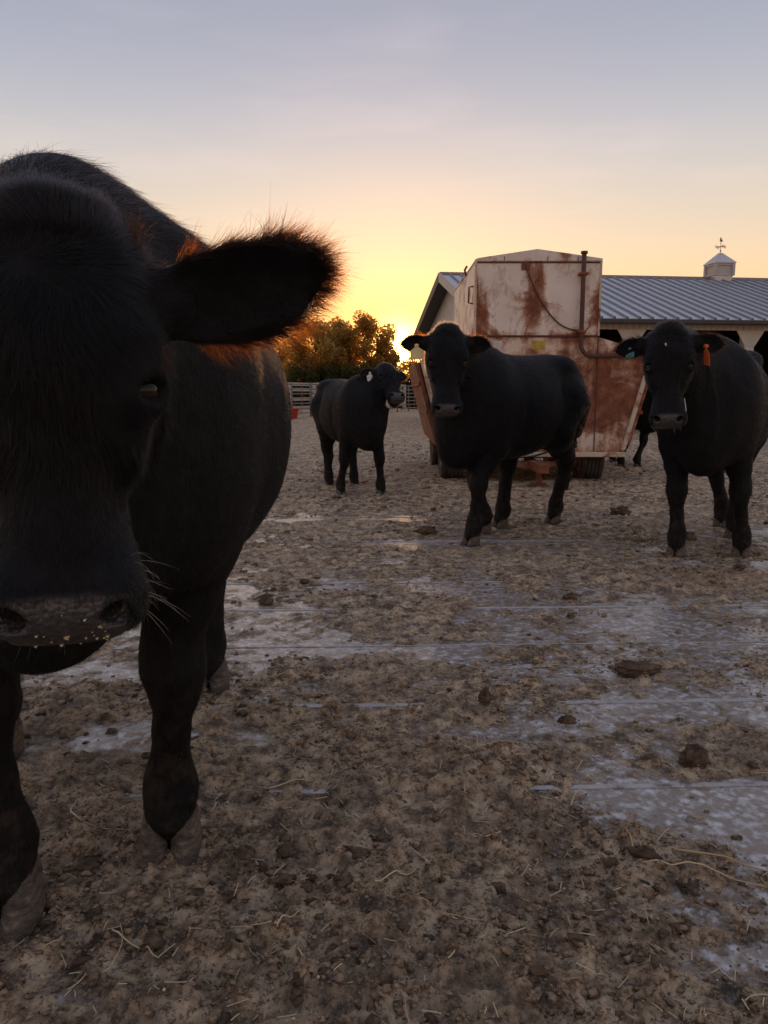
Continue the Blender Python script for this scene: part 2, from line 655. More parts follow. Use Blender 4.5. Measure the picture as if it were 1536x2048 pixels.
    t.bump(t.noise(3, 3), 0.06, 0.02)
    MAT['roof'] = t.m
    MAT['rib'] = simple('shaded_roof_rib', (0.25, 0.255, 0.285), (0.17, 0.17, 0.20), 5, 0.5, metallic=0.3)  # shaded side of the ribs painted in as a darker metal colour
    MAT['trim'] = simple('dark_trim', (0.055, 0.05, 0.052), (0.035, 0.032, 0.034), 6, 0.55)
    MAT['siding'] = simple('off_white_siding', (0.58, 0.57, 0.58), (0.47, 0.46, 0.47), 2.5, 0.6, 0.1)
    MAT['cupola'] = simple('cupola_white', (0.50, 0.48, 0.48), (0.42, 0.40, 0.40), 4, 0.55)
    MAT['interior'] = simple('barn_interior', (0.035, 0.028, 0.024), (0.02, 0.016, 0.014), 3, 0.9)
    MAT['vane'] = simple('weathered_copper', (0.25, 0.17, 0.12), (0.16, 0.11, 0.09), 10, 0.5, metallic=0.3)
    # fence
    MAT['pipe'] = simple('galvanised_pipe', (0.26, 0.23, 0.22), (0.14, 0.105, 0.09), 9, 0.55, metallic=0.3)
    MAT['board'] = simple('white_fence_board', (0.55, 0.50, 0.46), (0.40, 0.35, 0.31), 5, 0.8, 0.2)
    MAT['red_tub'] = simple('red_plastic', (0.50, 0.035, 0.022), (0.38, 0.03, 0.02), 8, 0.45)
    # trees
    def leaf(name, c1, c2, tr):
        t = NT(name)
        oi = t.N.new('ShaderNodeTexCoord')
        c = t.ramp(t.noise(1.7, 3), [(0.35, c1), (0.7, c2)])
        t.set(Base_Color=c, Roughness=0.55, Specular_IOR_Level=0.4)
        trn = t.N.new('ShaderNodeBsdfTranslucent')
        trn.inputs[0].default_value = (*tr, 1)
        mx = t.N.new('ShaderNodeMixShader')
        mx.inputs[0].default_value = 0.70
        t.L.new(t.b.outputs[0], mx.inputs[1])
        t.L.new(trn.outputs[0], mx.inputs[2])
        t.L.new(mx.outputs[0], t.out.inputs[0])
        return t.m
    MAT['leaf'] = leaf('autumn_green_leaf', (0.085, 0.085, 0.022), (0.14, 0.10, 0.03), (0.68, 0.42, 0.11))
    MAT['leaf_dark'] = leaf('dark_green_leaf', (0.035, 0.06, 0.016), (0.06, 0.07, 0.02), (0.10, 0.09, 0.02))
    MAT['bark'] = simple('bark', (0.07, 0.05, 0.038), (0.04, 0.03, 0.024), 12, 0.9, 0.5)
    MAT['grass'] = simple('yard_grass', (0.06, 0.10, 0.025), (0.11, 0.12, 0.04), 9, 0.8)


make_materials()

# ------------------------------------------------------------------ ground


def manure_height(x, y):
    """thickness of the trampled layer above the concrete (negative: concrete shows)"""
    low = fbm(x * 0.9, y * 1.3, 4, 3)
    midn = fbm(x * 3.6, y * 4.4, 5, 11, 0.58)
    fine = fbm(x * 16, y * 16, 4, 23, 0.62)
    crumb = np.abs(fbm(x * 34, y * 34, 3, 31, 0.6))
    bias = 0.30 + 0 * x
    # swept and washed patches
    for (cx, cy, rx, ry, w) in ((1.05, 2.62, 0.40, 0.20, 0.80), (0.92, 1.85, 0.22, 0.17, 0.75), (0.66, 1.33, 0.15, 0.11, 0.60), (-0.60, 3.75, 0.55, 0.45, 0.55),
                                (-0.45, 6.75, 0.75, 0.16, 0.9), (-0.85, 2.35, 0.45, 0.14, 0.70), (1.5, 3.4, 0.7, 0.35, 0.45), (0.72, 1.98, 0.17, 0.08, 0.60),
                                (0.35, 5.6, 0.9, 0.28, 0.45), (0.30, 2.36, 0.20, 0.07, 0.60), (0.98, 1.45, 0.16, 0.14, 0.55), (-0.25, 1.16, 0.12, 0.08, 0.5),
                                (0.15, 3.25, 0.9, 0.16, 0.30), (2.3, 4.85, 0.5, 0.18, 0.5), (0.12, 1.62, 0.14, 0.06, 0.45), (0.5, 4.3, 0.7, 0.25, 0.3)):
        bias = bias - 1.25 * w * np.exp(-((x - cx) / rx) ** 2 - ((y - cy) / ry) ** 2)
    for (cx, cy, rx, ry, w) in ((-0.1, 1.9, 0.7, 0.6, 0.45), (0.1, 2.75, 0.42, 0.28, 0.35), (0.6, 1.2, 0.8, 0.25, 0.25), (-0.2, 1.2, 0.9, 0.4, 0.3)):
        bias = bias + w * np.exp(-((x - cx) / rx) ** 2 - ((y - cy) / ry) ** 2)
    edge = np.clip((y - 7.4) / 2.0, 0, 1)                     # the slab ends, dirt takes over
    bias = bias + 1.2 * edge
    m = bias + 0.62 * low + 0.85 * midn + 0.60 * fine
    h = edge * (0.035 * fbm(x * 1.3, y * 1.3, 4, 51, 0.6) + 0.012) + 0.016 * np.clip(m, -1, 1.4) + (0.011 * midn + 0.017 * fine + 0.016 * crumb) * np.clip(m + 0.3, 0, 1)
    return h - 0.001, m


def build_ground():
    # far ground, one sheet to the horizon
    o = np_mesh('ground', [(-900, -60, -0.09), (900, -60, -0.09), (900, 1500, -0.09), (-900, 1500, -0.09)], [(0, 1, 2, 3)], MAT['field'])
    tag(o, kind='structure')
    o = np_mesh('yard', [(-30, -12, -0.05), (40, -12, -0.05), (40, 52, -0.05), (-30, 36, -0.05)], [(0, 1, 2, 3)], MAT['dirt'])
    tag(o, kind='structure')
    # concrete pad with smooth strips between the stamped bays
    mb = MB()
    mb.box(-7, 9, -4, 8.6, -0.12, 0.0)
    pad = mb.build('concrete_pad', MAT['concrete'])
    tag(pad, kind='structure')
    a = R(2.0)
    y = 2.02
    i = 0
    while y < 8.4:
        m = MB()
        w = 0.011 + 0.005 * math.sin(i * 2.3)
        mm = Matrix.Translation((0, y, 0)) @ Matrix.Rotation(a, 4, 'Z')
        m.box(-6.5, 8.5, -w, w, -0.01, 0.0025, mm)
        m.build('joint_strip', MAT['strip'], pad)
        y += 0.60 + 0.05 * math.sin(i * 1.7)
        i += 1
    for (x0, y0, ang, ln) in ((2.05, 6.35, -48, 1.6), (2.9, 5.2, -48, 2.0)):
        m = MB()
        mm = Matrix.Translation((x0, y0, 0)) @ Matrix.Rotation(R(ang), 4, 'Z')
        m.box(0, ln, -0.03, 0.03, -0.01, 0.005, mm)
        m.build('joint_strip', MAT['strip'], pad)
    # trampled layer: a real height field that dips under the slab where concrete shows
    nr, nc = 760, 700
    ys = 0.55 * (50 / 0.55) ** (np.linspace(0, 1, nr))
    u = np.linspace(-1, 1, nc)
    Y = np.repeat(ys[:, None], nc, 1)
    half = 0.62 * ys + 1.2
    X = u[None, :] * half[:, None] + 0.15 * ys[:, None]
    Z, m = manure_height(X, Y)
    Z = np.maximum(Z, 0.0012)
    V = np.stack([X, Y, Z], -1).reshape(-1, 3)
    idx = np.arange(nr * nc).reshape(nr, nc)
    F = np.stack([idx[:-1, :-1], idx[:-1, 1:], idx[1:, 1:], idx[1:, :-1]], -1).reshape(-1, 4)
    F = F[m.reshape(-1)[F].max(1) > -0.55]
    used = np.unique(F)
    remap = np.full(len(V), -1)
    remap[used] = np.arange(len(used))
    o = np_mesh('manure_layer', V[used], remap[F], MAT['manure'], smooth=True)
    at = o.data.attributes.new('cover', 'FLOAT', 'POINT')
    at.data.foreach_set('value', m.reshape(-1)[used].astype(np.float32))
    tag(o, 'trampled brown manure and dirt covering the concrete yard', 'manure', kind='stuff')


def lump(seed, n_lat=5, n_lon=7, rough=0.25):
    r_ = np.random.default_rng(seed)
    V = [(0, 0, 1)]
    for i in range(1, n_lat):
        th = math.pi * i / n_lat
        for k in range(n_lon):
            ph = 2 * math.pi * (k + 0.5 * (i % 2)) / n_lon
            V.append((math.sin(th) * math.cos(ph), math.sin(th) * math.sin(ph), math.cos(th)))
    V.append((0, 0, -1))
    V = np.array(V) * (1 + rough * r_.standard_normal((len(V), 1)))
    F = []
    for k in range(n_lon):
        F.append((0, 1 + k, 1 + (k + 1) % n_lon))
    for i in range(n_lat - 2):
        for k in range(n_lon):
            a, b = 1 + i * n_lon + k, 1 + i * n_lon + (k + 1) % n_lon
            c, d = a + n_lon, b + n_lon
            F += [(a, c, b), (b, c, d)]
    last = len(V) - 1
    s = 1 + (n_lat - 2) * n_lon
    for k in range(n_lon):
        F.append((last, s + (k + 1) % n_lon, s + k))
    return V, np.array(F)


def rot_z(a):
    c, s = np.cos(a), np.sin(a)
    o, z = np.ones_like(a), np.zeros_like(a)
    return np.stack([np.stack([c, -s, z], -1), np.stack([s, c, z], -1), np.stack([z, z, o], -1)], -2)


def scatter(n, ymin=0.75, ymax=9.0, pow_=1.0):
    y = ymin * (ymax / ymin) ** rng.random(n)
    half = 0.60 * y + 0.7
    x = (rng.random(n) * 2 - 1) * half + 0.12 * y
    return x, y


HOOVES = [(-0.52, 1.75), (-0.80, 1.50), (-0.66, 2.80), (0.64, 5.56), (0.79, 6.05), (1.44, 6.50), (0.96, 6.30), (2.42, 5.15), (1.985, 5.17)]


def build_debris():
    # crumbs of manure, too many to count
    protos = [lump(100 + i, 3, 5, 0.42) for i in range(12)]
    x, y = scatter(64000, 0.75, 16.0)
    hx = np.repeat(np.array([f[0] for f in HOOVES]), 140) + rng.normal(0, 0.075, 140 * len(HOOVES))
    hy_ = np.repeat(np.array([f[1] for f in HOOVES]), 140) + rng.normal(0, 0.055, 140 * len(HOOVES))
    x, y = np.concatenate([x, hx]), np.concatenate([y, hy_])
    h, m = manure_height(x, y)
    m[-len(hx):] = 1.6
    cl = fbm(x * 2.1, y * 2.6, 4, 71)
    keep = rng.random(len(x)) < np.clip(0.10 + 0.7 * (m - 0.1) + 2.2 * cl, 0.03, 1)
    x, y, h = x[keep], y[keep], np.maximum(h[keep], 0)
    n = len(x)
    size = 0.0022 * (1 - rng.random(n)) ** -0.5
    size = np.minimum(size, 0.011) * np.clip(0.62 + 0.16 * y, 0.75, 1.9)
    Vs, Fs = [], []
    base = 0
    for pi, (pv, pf) in enumerate(protos):
        sel = np.arange(n) % len(protos) == pi
        k = sel.sum()
        ang = rng.random(k) * 6.283
        s = np.stack([size[sel] * rng.uniform(0.8, 1.7, k), size[sel] * rng.uniform(0.8, 1.4, k), size[sel] * rng.uniform(0.25, 0.7, k)], -1)
        P = np.einsum('kij,kvj->kvi', rot_z(ang), pv[None] * s[:, None, :])
        P += np.stack([x[sel], y[sel], h[sel] + 0.25 * size[sel]], -1)[:, None, :]
        Vs.append(P.reshape(-1, 3))
        Fs.append((pf[None] + (np.arange(k) * len(pv))[:, None, None] + base).reshape(-1, 3))
        base += k * len(pv)
    o = np_mesh('manure_crumbs', np.concatenate(Vs), np.concatenate(Fs), MAT['crumb'], smooth=False)
    tag(o, 'small dark crumbs of manure strewn over the yard', 'crumbs', kind='stuff')
    # bigger broken lumps, in drifts
    protos = [lump(700 + i, 5, 8, 0.30) for i in range(8)]
    x, y = scatter(5200, 0.85, 14.0)
    h, m = manure_height(x, y)
    cl = fbm(x * 1.5 + 9, y * 1.9, 4, 83)
    keep = rng.random(len(x)) < np.clip(-0.20 + 0.22 * m + 1.3 * cl, 0.006, 1)
    x, y, h = x[keep], y[keep], np.maximum(h[keep], 0)
    n = len(x)
    size = np.minimum(0.0065 * (1 - rng.random(n)) ** -0.42, 0.022) * np.clip(0.75 + 0.10 * y, 0.8, 1.7)
    Vs, Fs = [], []
    base = 0
    for pi, (pv, pf) in enumerate(protos):
        sel = np.arange(n) % len(protos) == pi
        k = sel.sum()
        sc3 = np.stack([size[sel] * rng.uniform(0.9, 2.0, k), size[sel] * rng.uniform(0.8, 1.3, k), size[sel] * rng.uniform(0.3, 0.65, k)], -1)
        P = np.einsum('kij,kvj->kvi', rot_z(rng.random(k) * 6.283), pv[None] * sc3[:, None, :])
        P += np.stack([x[sel], y[sel], h[sel] + 0.15 * size[sel]], -1)[:, None, :]
        Vs.append(P.reshape(-1, 3))
        Fs.append((pf[None] + (np.arange(k) * len(pv))[:, None, None] + base).reshape(-1, 3))
        base += k * len(pv)
    o = np_mesh('manure_lumps', np.concatenate(Vs), np.concatenate(Fs), MAT['clod'], smooth=False)
    tag(o, 'broken dark lumps of dried manure drifted over the yard', 'manure', kind='stuff')
    # chaff and short straw
    n = 2400
    x, y = scatter(n, 0.75, 8.0)
    h, m = manure_height(x, y)
    ang = rng.random(n) * 6.283
    L = rng.uniform(0.012, 0.05, n) * np.where(rng.random(n) < 0.12, 1.9, 1.0)
    w = rng.uniform(0.0006, 0.0013, n) * np.clip(0.75 + 0.12 * y, 0.8, 1.6)
    bend = rng.normal(0, 0.09, n)
    tilt = np.abs(rng.normal(0, 0.10, n))
    ts = np.linspace(-0.5, 0.5, 5)
    Vs = np.zeros((n, 10, 3))
    for i, t in enumerate(ts):
        lx = t * L
        ly = bend * L * (t * t * 2)
        for s_, off in ((0, -1), (1, 1)):
            px = lx
            py = ly + off * w
            Vs[:, i * 2 + s_, 0] = x + np.cos(ang) * px - np.sin(ang) * py
            Vs[:, i * 2 + s_, 1] = y + np.sin(ang) * px + np.cos(ang) * py
            Vs[:, i * 2 + s_, 2] = np.maximum(h, 0) + 0.0035 + tilt * (t + 0.5) * L + (0.0008 if s_ else 0)
    f = np.array([(2 * i, 2 * i + 1, 2 * i + 3, 2 * i + 2) for i in range(4)])
    F = (f[None] + (np.arange(n) * 10)[:, None, None]).reshape(-1, 4)
    o = np_mesh('chaff', Vs.reshape(-1, 3), F, MAT['straw'])
    tag(o, 'short bits of straw and chaff strewn over the yard', 'straw', kind='stuff')
    # pale chips of feed
    pv, pf = lump(300, 4, 5, 0.2)
    n = 170
    x, y = scatter(n, 0.75, 5.0)
    h, m = manure_height(x, y)
    size = rng.uniform(0.0018, 0.0042, n)
    P = np.einsum('kij,kvj->kvi', rot_z(rng.random(n) * 6.28), pv[None] * (size[:, None] * np.array([1.3, 1, 0.7]))[:, None, :])
    P += np.stack([x, y, np.maximum(h, 0) + 0.004], -1)[:, None, :]
    o = np_mesh('feed_chips', P.reshape(-1, 3), (pf[None] + (np.arange(n) * len(pv))[:, None, None]).reshape(-1, 3), MAT['pale_chip'])
    tag(o, 'tiny pale chips of spilled feed on the yard', 'feed', kind='stuff')


def clod(name, label, x, y, sx, sy, sz, seed, rz=0.0, cat='manure clod', group=None):
    V, F = lump(seed, 18, 28, 0.0)
    r_ = np.random.default_rng(seed)
    off = r_.random(2) * 50
    th = np.arctan2(V[:, 1], V[:, 0])
    k = 1 + 0.55 * fbm(th * 1.1 + off[0] + V[:, 2] * 1.4, V[:, 2] * 2.4 + off[1], 5, seed % 50, 0.6) + 0.42 * fbm(V[:, 0] * 4 + off[0], V[:, 1] * 4 + V[:, 2] * 3, 5, seed % 37, 0.7)
    V = V * k[:, None]
    V[:, 2] = np.maximum(V[:, 2], -0.35)
    V = V * np.array([sx, sy, sz]) * 0.9
    h, _ = manure_height(np.array([x]), np.array([y]))
    o = np_mesh(name, V, F, MAT['clod'], smooth=False, loc=(x, y, max(float(h[0]), 0) + sz * 0.25))
    o.rotation_euler = (0, 0, rz)
    tag(o, label, cat, group)
    return o


def straw(label, p0, p1, bend, w=0.0022, lift=0.006):
    p0, p1 = Vector((*p0, 0)), Vector((*p1, 0))
    d = p1 - p0
    s = Vector((-d.y, d.x, 0)).normalized()
    pts = []
    for i in range(9):
        t = i / 8
        p = p0 + d * t + s * bend * (4 * t * (1 - t)) * d.length
        h, _ = manure_height(np.array([p.x]), np.array([p.y]))
        p.z = max(float(h[0]), 0) + lift + 0.5 * lift * math.sin(t * 5)
        pts.append(p)
    m = MB()
    m.tube(pts, [w * (1 - 0.45 * i / 8) for i in range(9)], 6)
    o = m.build('straw', MAT['straw'], smooth=True)
    tag(o, label, 'straw', 'long straws lying on the yard')


# ------------------------------------------------------------------ implicit surfaces for the cattle


def smin(a, b, k):
    h = np.clip(0.5 + 0.5 * (b - a) / k, 0, 1)
    return b + (a - b) * h - k * h * (1 - h)


def smax(a, b, k):
    return -smin(-a, -b, k)


class Field:
    def __init__(self, xs, ys, zs):
        self.xs, self.ys, self.zs = [np.asarray(a, dtype=np.float32) for a in (xs, ys, zs)]
        self.D = np.full((len(xs), len(ys), len(zs)), 0.5, dtype=np.float32)

    def block(self, lo, hi, m):
        sl = []
        for a, l, h in zip((self.xs, self.ys, self.zs), lo, hi):
            i0 = max(int(np.searchsorted(a, l - m)) - 1, 0)
            i1 = min(int(np.searchsorted(a, h + m)) + 1, len(a))
            if i1 - i0 < 1:
                return None, None
            sl.append(slice(i0, i1))
        X = self.xs[sl[0]][:, None, None]
        Y = self.ys[sl[1]][None, :, None]
        Z = self.zs[sl[2]][None, None, :]
        return tuple(sl), (X, Y, Z)

    def apply(self, lo, hi, k, fn, carve=False):
        sl, P = self.block(lo, hi, max(k * 1.2, 0.02))
        if sl is None:
            return
        d = fn(*P).astype(np.float32)
        self.D[sl] = smax(self.D[sl], -d, k) if carve else smin(self.D[sl], d, k)

    def cone(self, a, b, ra, rb, k=0.04, carve=False):
        a, b = np.array(a, float), np.array(b, float)
        lo = np.minimum(a - ra, b - rb)
        hi = np.maximum(a + ra, b + rb)
        ab = b - a
        l2 = max(float(ab @ ab), 1e-9)

        def fn(X, Y, Z):
            x, y, z = X - a[0], Y - a[1], Z - a[2]
            t = np.clip((x * ab[0] + y * ab[1] + z * ab[2]) / l2, 0, 1)
            return np.sqrt((x - t * ab[0]) ** 2 + (y - t * ab[1]) ** 2 + (z - t * ab[2]) ** 2) - (ra + (rb - ra) * t)
        self.apply(lo, hi, k, fn, carve)

    def chain(self, pts, k=0.03):
        for (p, r), (q, s) in zip(pts[:-1], pts[1:]):
            self.cone(p, q, r, s, k)

    def ellipsoid(self, c, r, Rm=None, k=0.04, carve=False):
        c, r = np.array(c, float), np.array(r, float)
        if Rm is None:
            Rm = np.eye(3)
        ext = np.sqrt(((Rm * r[:, None]) ** 2).sum(0))

        def fn(X, Y, Z):
            x, y, z = X - c[0], Y - c[1], Z - c[2]
            q = 0
            for i in range(3):
                q = q + ((x * Rm[i, 0] + y * Rm[i, 1] + z * Rm[i, 2]) / r[i]) ** 2
            return (np.sqrt(q) - 1) * r.min()
        self.apply(c - ext, c + ext, k, fn, carve)

    def mesh(self):
        D, xs, ys, zs = self.D, self.xs, self.ys, self.zs
        S = D < 0
        c = np.zeros(tuple(n - 1 for n in D.shape), dtype=np.int8)
        for i in (0, 1):
            for j in (0, 1):
                for k in (0, 1):
                    c += S[i:D.shape[0] - 1 + i, j:D.shape[1] - 1 + j, k:D.shape[2] - 1 + k]
        act = (c > 0) & (c < 8)
        I, J, K = np.nonzero(act)
        idx = np.full(act.shape, -1, dtype=np.int32)
        idx[I, J, K] = np.arange(len(I))
        acc = np.zeros((len(I), 3))
        cnt = np.zeros(len(I))
        corners = [(i, j, k) for i in (0, 1) for j in (0, 1) for k in (0, 1)]
        for a in corners:
            for ax in range(3):
                if a[ax]:
                    continue
                b = list(a)
                b[ax] = 1
                va = D[I + a[0], J + a[1], K + a[2]]
                vb = D[I + b[0], J + b[1], K + b[2]]
                m = (va < 0) != (vb < 0)
                t = va / np.where(m, va - vb, 1)
                p = np.zeros((len(I), 3)) + np.array(a)
                p[:, ax] = t
                acc[m] += p[m]
                cnt[m] += 1
        p = acc / cnt[:, None]
        V = np.stack([xs[I] + p[:, 0] * (xs[I + 1] - xs[I]), ys[J] + p[:, 1] * (ys[J + 1] - ys[J]), zs[K] + p[:, 2] * (zs[K + 1] - zs[K])], -1)
        F = []
        for ax in range(3):
            o1, o2 = (ax + 1) % 3, (ax + 2) % 3
            sA = [slice(1, -1)] * 3
            sB = [slice(1, -1)] * 3
            sA[ax] = slice(0, -1)
            sB[ax] = slice(1, None)
            A, B = S[tuple(sA)], S[tuple(sB)]
            q = np.stack(np.nonzero(A != B), -1)
            inside = A[A != B]
            q[:, o1] += 1
            q[:, o2] += 1

            def g(d1, d2):
                r = q.copy()
                r[:, o1] += d1
                r[:, o2] += d2
                return idx[r[:, 0], r[:, 1], r[:, 2]]
            quad = np.stack([g(-1, -1), g(0, -1), g(0, 0), g(-1, 0)], -1)
            quad[~inside] = quad[~inside][:, ::-1]
            F.append(quad)
        return V, np.concatenate(F)


def smooth_prof(pts, n=160):
    """Catmull-Rom resample of rows (t, a, b, ...)"""
    P = np.array(pts, float)
    t = np.linspace(P[0, 0], P[-1, 0], n)
    out = [t]
    for c in range(1, P.shape[1]):
        v, x = P[:, c], P[:, 0]
        m = np.gradient(v, x)
        i = np.clip(np.searchsorted(x, t) - 1, 0, len(x) - 2)
        h = x[i + 1] - x[i]
        s = (t - x[i]) / h
        out.append((2 * s ** 3 - 3 * s ** 2 + 1) * v[i] + (s ** 3 - 2 * s ** 2 + s) * h * m[i] + (-2 * s ** 3 + 3 * s ** 2) * v[i + 1] + (s ** 3 - s ** 2) * h * m[i + 1])
    return np.array(out)


TORSO = smooth_prof([  # x, top, bottom, half width
    (-0.84, 1.12, 1.00, 0.06), (-0.80, 1.22, 0.84, 0.15), (-0.70, 1.305, 0.72, 0.215), (-0.55, 1.345, 0.65, 0.255), (-0.35, 1.340, 0.635, 0.305),
    (-0.10, 1.325, 0.585, 0.345), (0.15, 1.335, 0.570, 0.335), (0.33, 1.365, 0.575, 0.295), (0.47, 1.365, 0.59, 0.255), (0.60, 1.29, 0.62, 0.21),
    (0.70, 1.19, 0.66, 0.16), (0.77, 1.06, 0.76, 0.07)])
HEAD = smooth_prof([  # s, top(+v), bottom(-v), half width
    (-0.045, 0.020, 0.10, 0.055), (-0.02, 0.050, 0.13, 0.085), (0.03, 0.068, 0.155, 0.112), (0.09, 0.076, 0.175, 0.124), (0.16, 0.072, 0.190, 0.122),
    (0.22, 0.060, 0.185, 0.108), (0.29, 0.048, 0.155, 0.086), (0.36, 0.044, 0.125, 0.084), (0.42, 0.046, 0.112, 0.094), (0.465, 0.044, 0.102, 0.099),
    (0.500, 0.032, 0.088, 0.090), (0.520, 0.012, 0.065, 0.068)])


def grid_axis(lo, hi, h, f0, f1, hf):
    """axis with spacing h, refined to hf between f0 and f1"""
    out = [lo]
    while out[-1] < hi:
        x = out[-1]
        d = max(f0 - x, x - f1, 0)
        out.append(x + min(h, hf + 0.25 * d))
    return np.array(out)


def norm(v):
    v = np.array(v, float)
    return v / np.linalg.norm(v)


def mesh_normals(V, F):
    a, b, c, d = (V[F[:, i]] for i in range(4))
    fn = np.cross(c - a, d - b)
    N = np.zeros_like(V)
    for i in range(4):
        np.add.at(N, F[:, i], fn)
    return N / np.maximum(np.linalg.norm(N, axis=1, keepdims=True), 1e-12), 0.5 * np.linalg.norm(fn, axis=1)


def hair_object(name, roots, dirs, bends, lengths, r0, mat, parent, npt=4):
    n = len(roots)
    t = np.linspace(0, 1, npt)
    P = roots[:, None, :] + (dirs[:, None, :] * t[None, :, None] + bends[:, None, :] * (t ** 2)[None, :, None]) * lengths[:, None, None]
    rad = np.asarray(r0)[:, None] * (1 - 0.85 * t ** 1.5)[None, :] if np.ndim(r0) else (r0 * (1 - 0.85 * t ** 1.5))[None, :].repeat(n, 0)
    hc = bpy.data.hair_curves.new(name)
    hc.add_curves([npt] * n)
    hc.attributes['position'].data.foreach_set('vector', P.astype(np.float32).ravel())
    ra = hc.attributes.get('radius') or hc.attributes.new('radius', 'FLOAT', 'POINT')
    ra.data.foreach_set('value', rad.astype(np.float32).ravel())
    hc.materials.append(mat)
    o = bpy.data.objects.new(name, hc)
    return link(o, parent)


def make_hoof(parent, x, y, s, yaw=0.0):
    m = MB()
    for side in (-1, 1):
        rings = []
        for (z, fx, rx, ry, sh) in ((0.0, 0.024, 0.060, 0.0300, 0.0300), (0.022, 0.020, 0.058, 0.0300, 0.0300), (0.055, 0.006, 0.050, 0.0285, 0.0285),
                                    (0.085, -0.006, 0.044, 0.0265, 0.0265), (0.104, -0.012, 0.036, 0.022, 0.0235)):
            ring = []
            for k in range(14):
                a = 2 * math.pi * k / 14
                cx, cy = math.cos(a), math.sin(a)
                sq = 1.0 / max(abs(cx) ** 3 + abs(cy) ** 3, 1e-6) ** (1 / 3)
                px = fx + rx * cx * min(sq, 1.12)
                py = side * sh + ry * cy * min(sq, 1.12) * (1 - 0.12 * max(cx, 0))
                if side * py < 0.0022:
                    py = side * 0.0022
                ring.append(Vector((px, py, z)))
            rings.append(ring)
        V = [p for r_ in rings for p in r_]
        F = []
        for i in range(4):
            for k in range(14):
                k2 = (k + 1) % 14
                F.append((i * 14 + k, i * 14 + k2, (i + 1) * 14 + k2, (i + 1) * 14 + k))
        F.append(tuple(range(14))[::-1])
        F.append(tuple(4 * 14 + k for k in range(14)))
        m.raw(V, F)
    o = m.build('hoof', MAT['hoof'], parent, smooth=True)
    o.scale = (s, s, s * 0.8)
    o.location = (x, y, -0.004)
    o.rotation_euler = (0, 0, yaw)
    return o


def make_eye(parent, c, gaze, r):
    u, v = 18, 12
    V, F = [], []
    g = Vector(gaze).normalized()
    for i in range(v + 1):
        th = math.pi * i / v
        for k in range(u):
            ph = 2 * math.pi * k / u
            V.append((math.sin(th) * math.cos(ph) * r, math.sin(th) * math.sin(ph) * r, math.cos(th) * r))
    for i in range(v):
        for k in range(u):
            F.append((i * u + k, (i + 1) * u + k, (i + 1) * u + (k + 1) % u, i * u + (k + 1) % u))
    o = np_mesh('eye', V, F, MAT['eye'], parent, smooth=True, loc=c)
    at = o.data.attributes.new('gaze', 'FLOAT', 'POINT')
    vals = [0.5 + 0.5 * (Vector(p) / r).dot(g) for p in V]
    at.data.foreach_set('value', vals)
    return o


def make_tag(parent, top, d_down, d_side, mat, w, h):
    """flat plastic ear tag with a narrow neck and a button"""
    dn, sd = Vector(d_down).normalized(), Vector(d_side).normalized()
    nn = dn.cross(sd).normalized()
    prof = [(-0.16, 0), (0.16, 0), (0.16, 0.22), (0.50, 0.40), (0.50, 0.94), (0.42, 1.0), (-0.42, 1.0), (-0.50, 0.94), (-0.50, 0.40), (-0.16, 0.22)]
    V = []
    for off in (-0.0012, 0.0012):
        for (a, b) in prof:
            V.append(Vector(top) + sd * a * w + dn * b * h + nn * (off + 0.004 * b))
    n = len(prof)
    F = [tuple(range(n)), tuple(range(n, 2 * n))[::-1]]
    for k in range(n):
        F.append((k, (k + 1) % n, n + (k + 1) % n, n + k))
    m = MB()
    m.raw(V, F)
    p = Vector(top) + dn * 0.1 * h
    m.tube([p - nn * 0.012, p + nn * 0.012], 0.010, 10)
    return m.build('ear_tag', MAT[mat], parent)


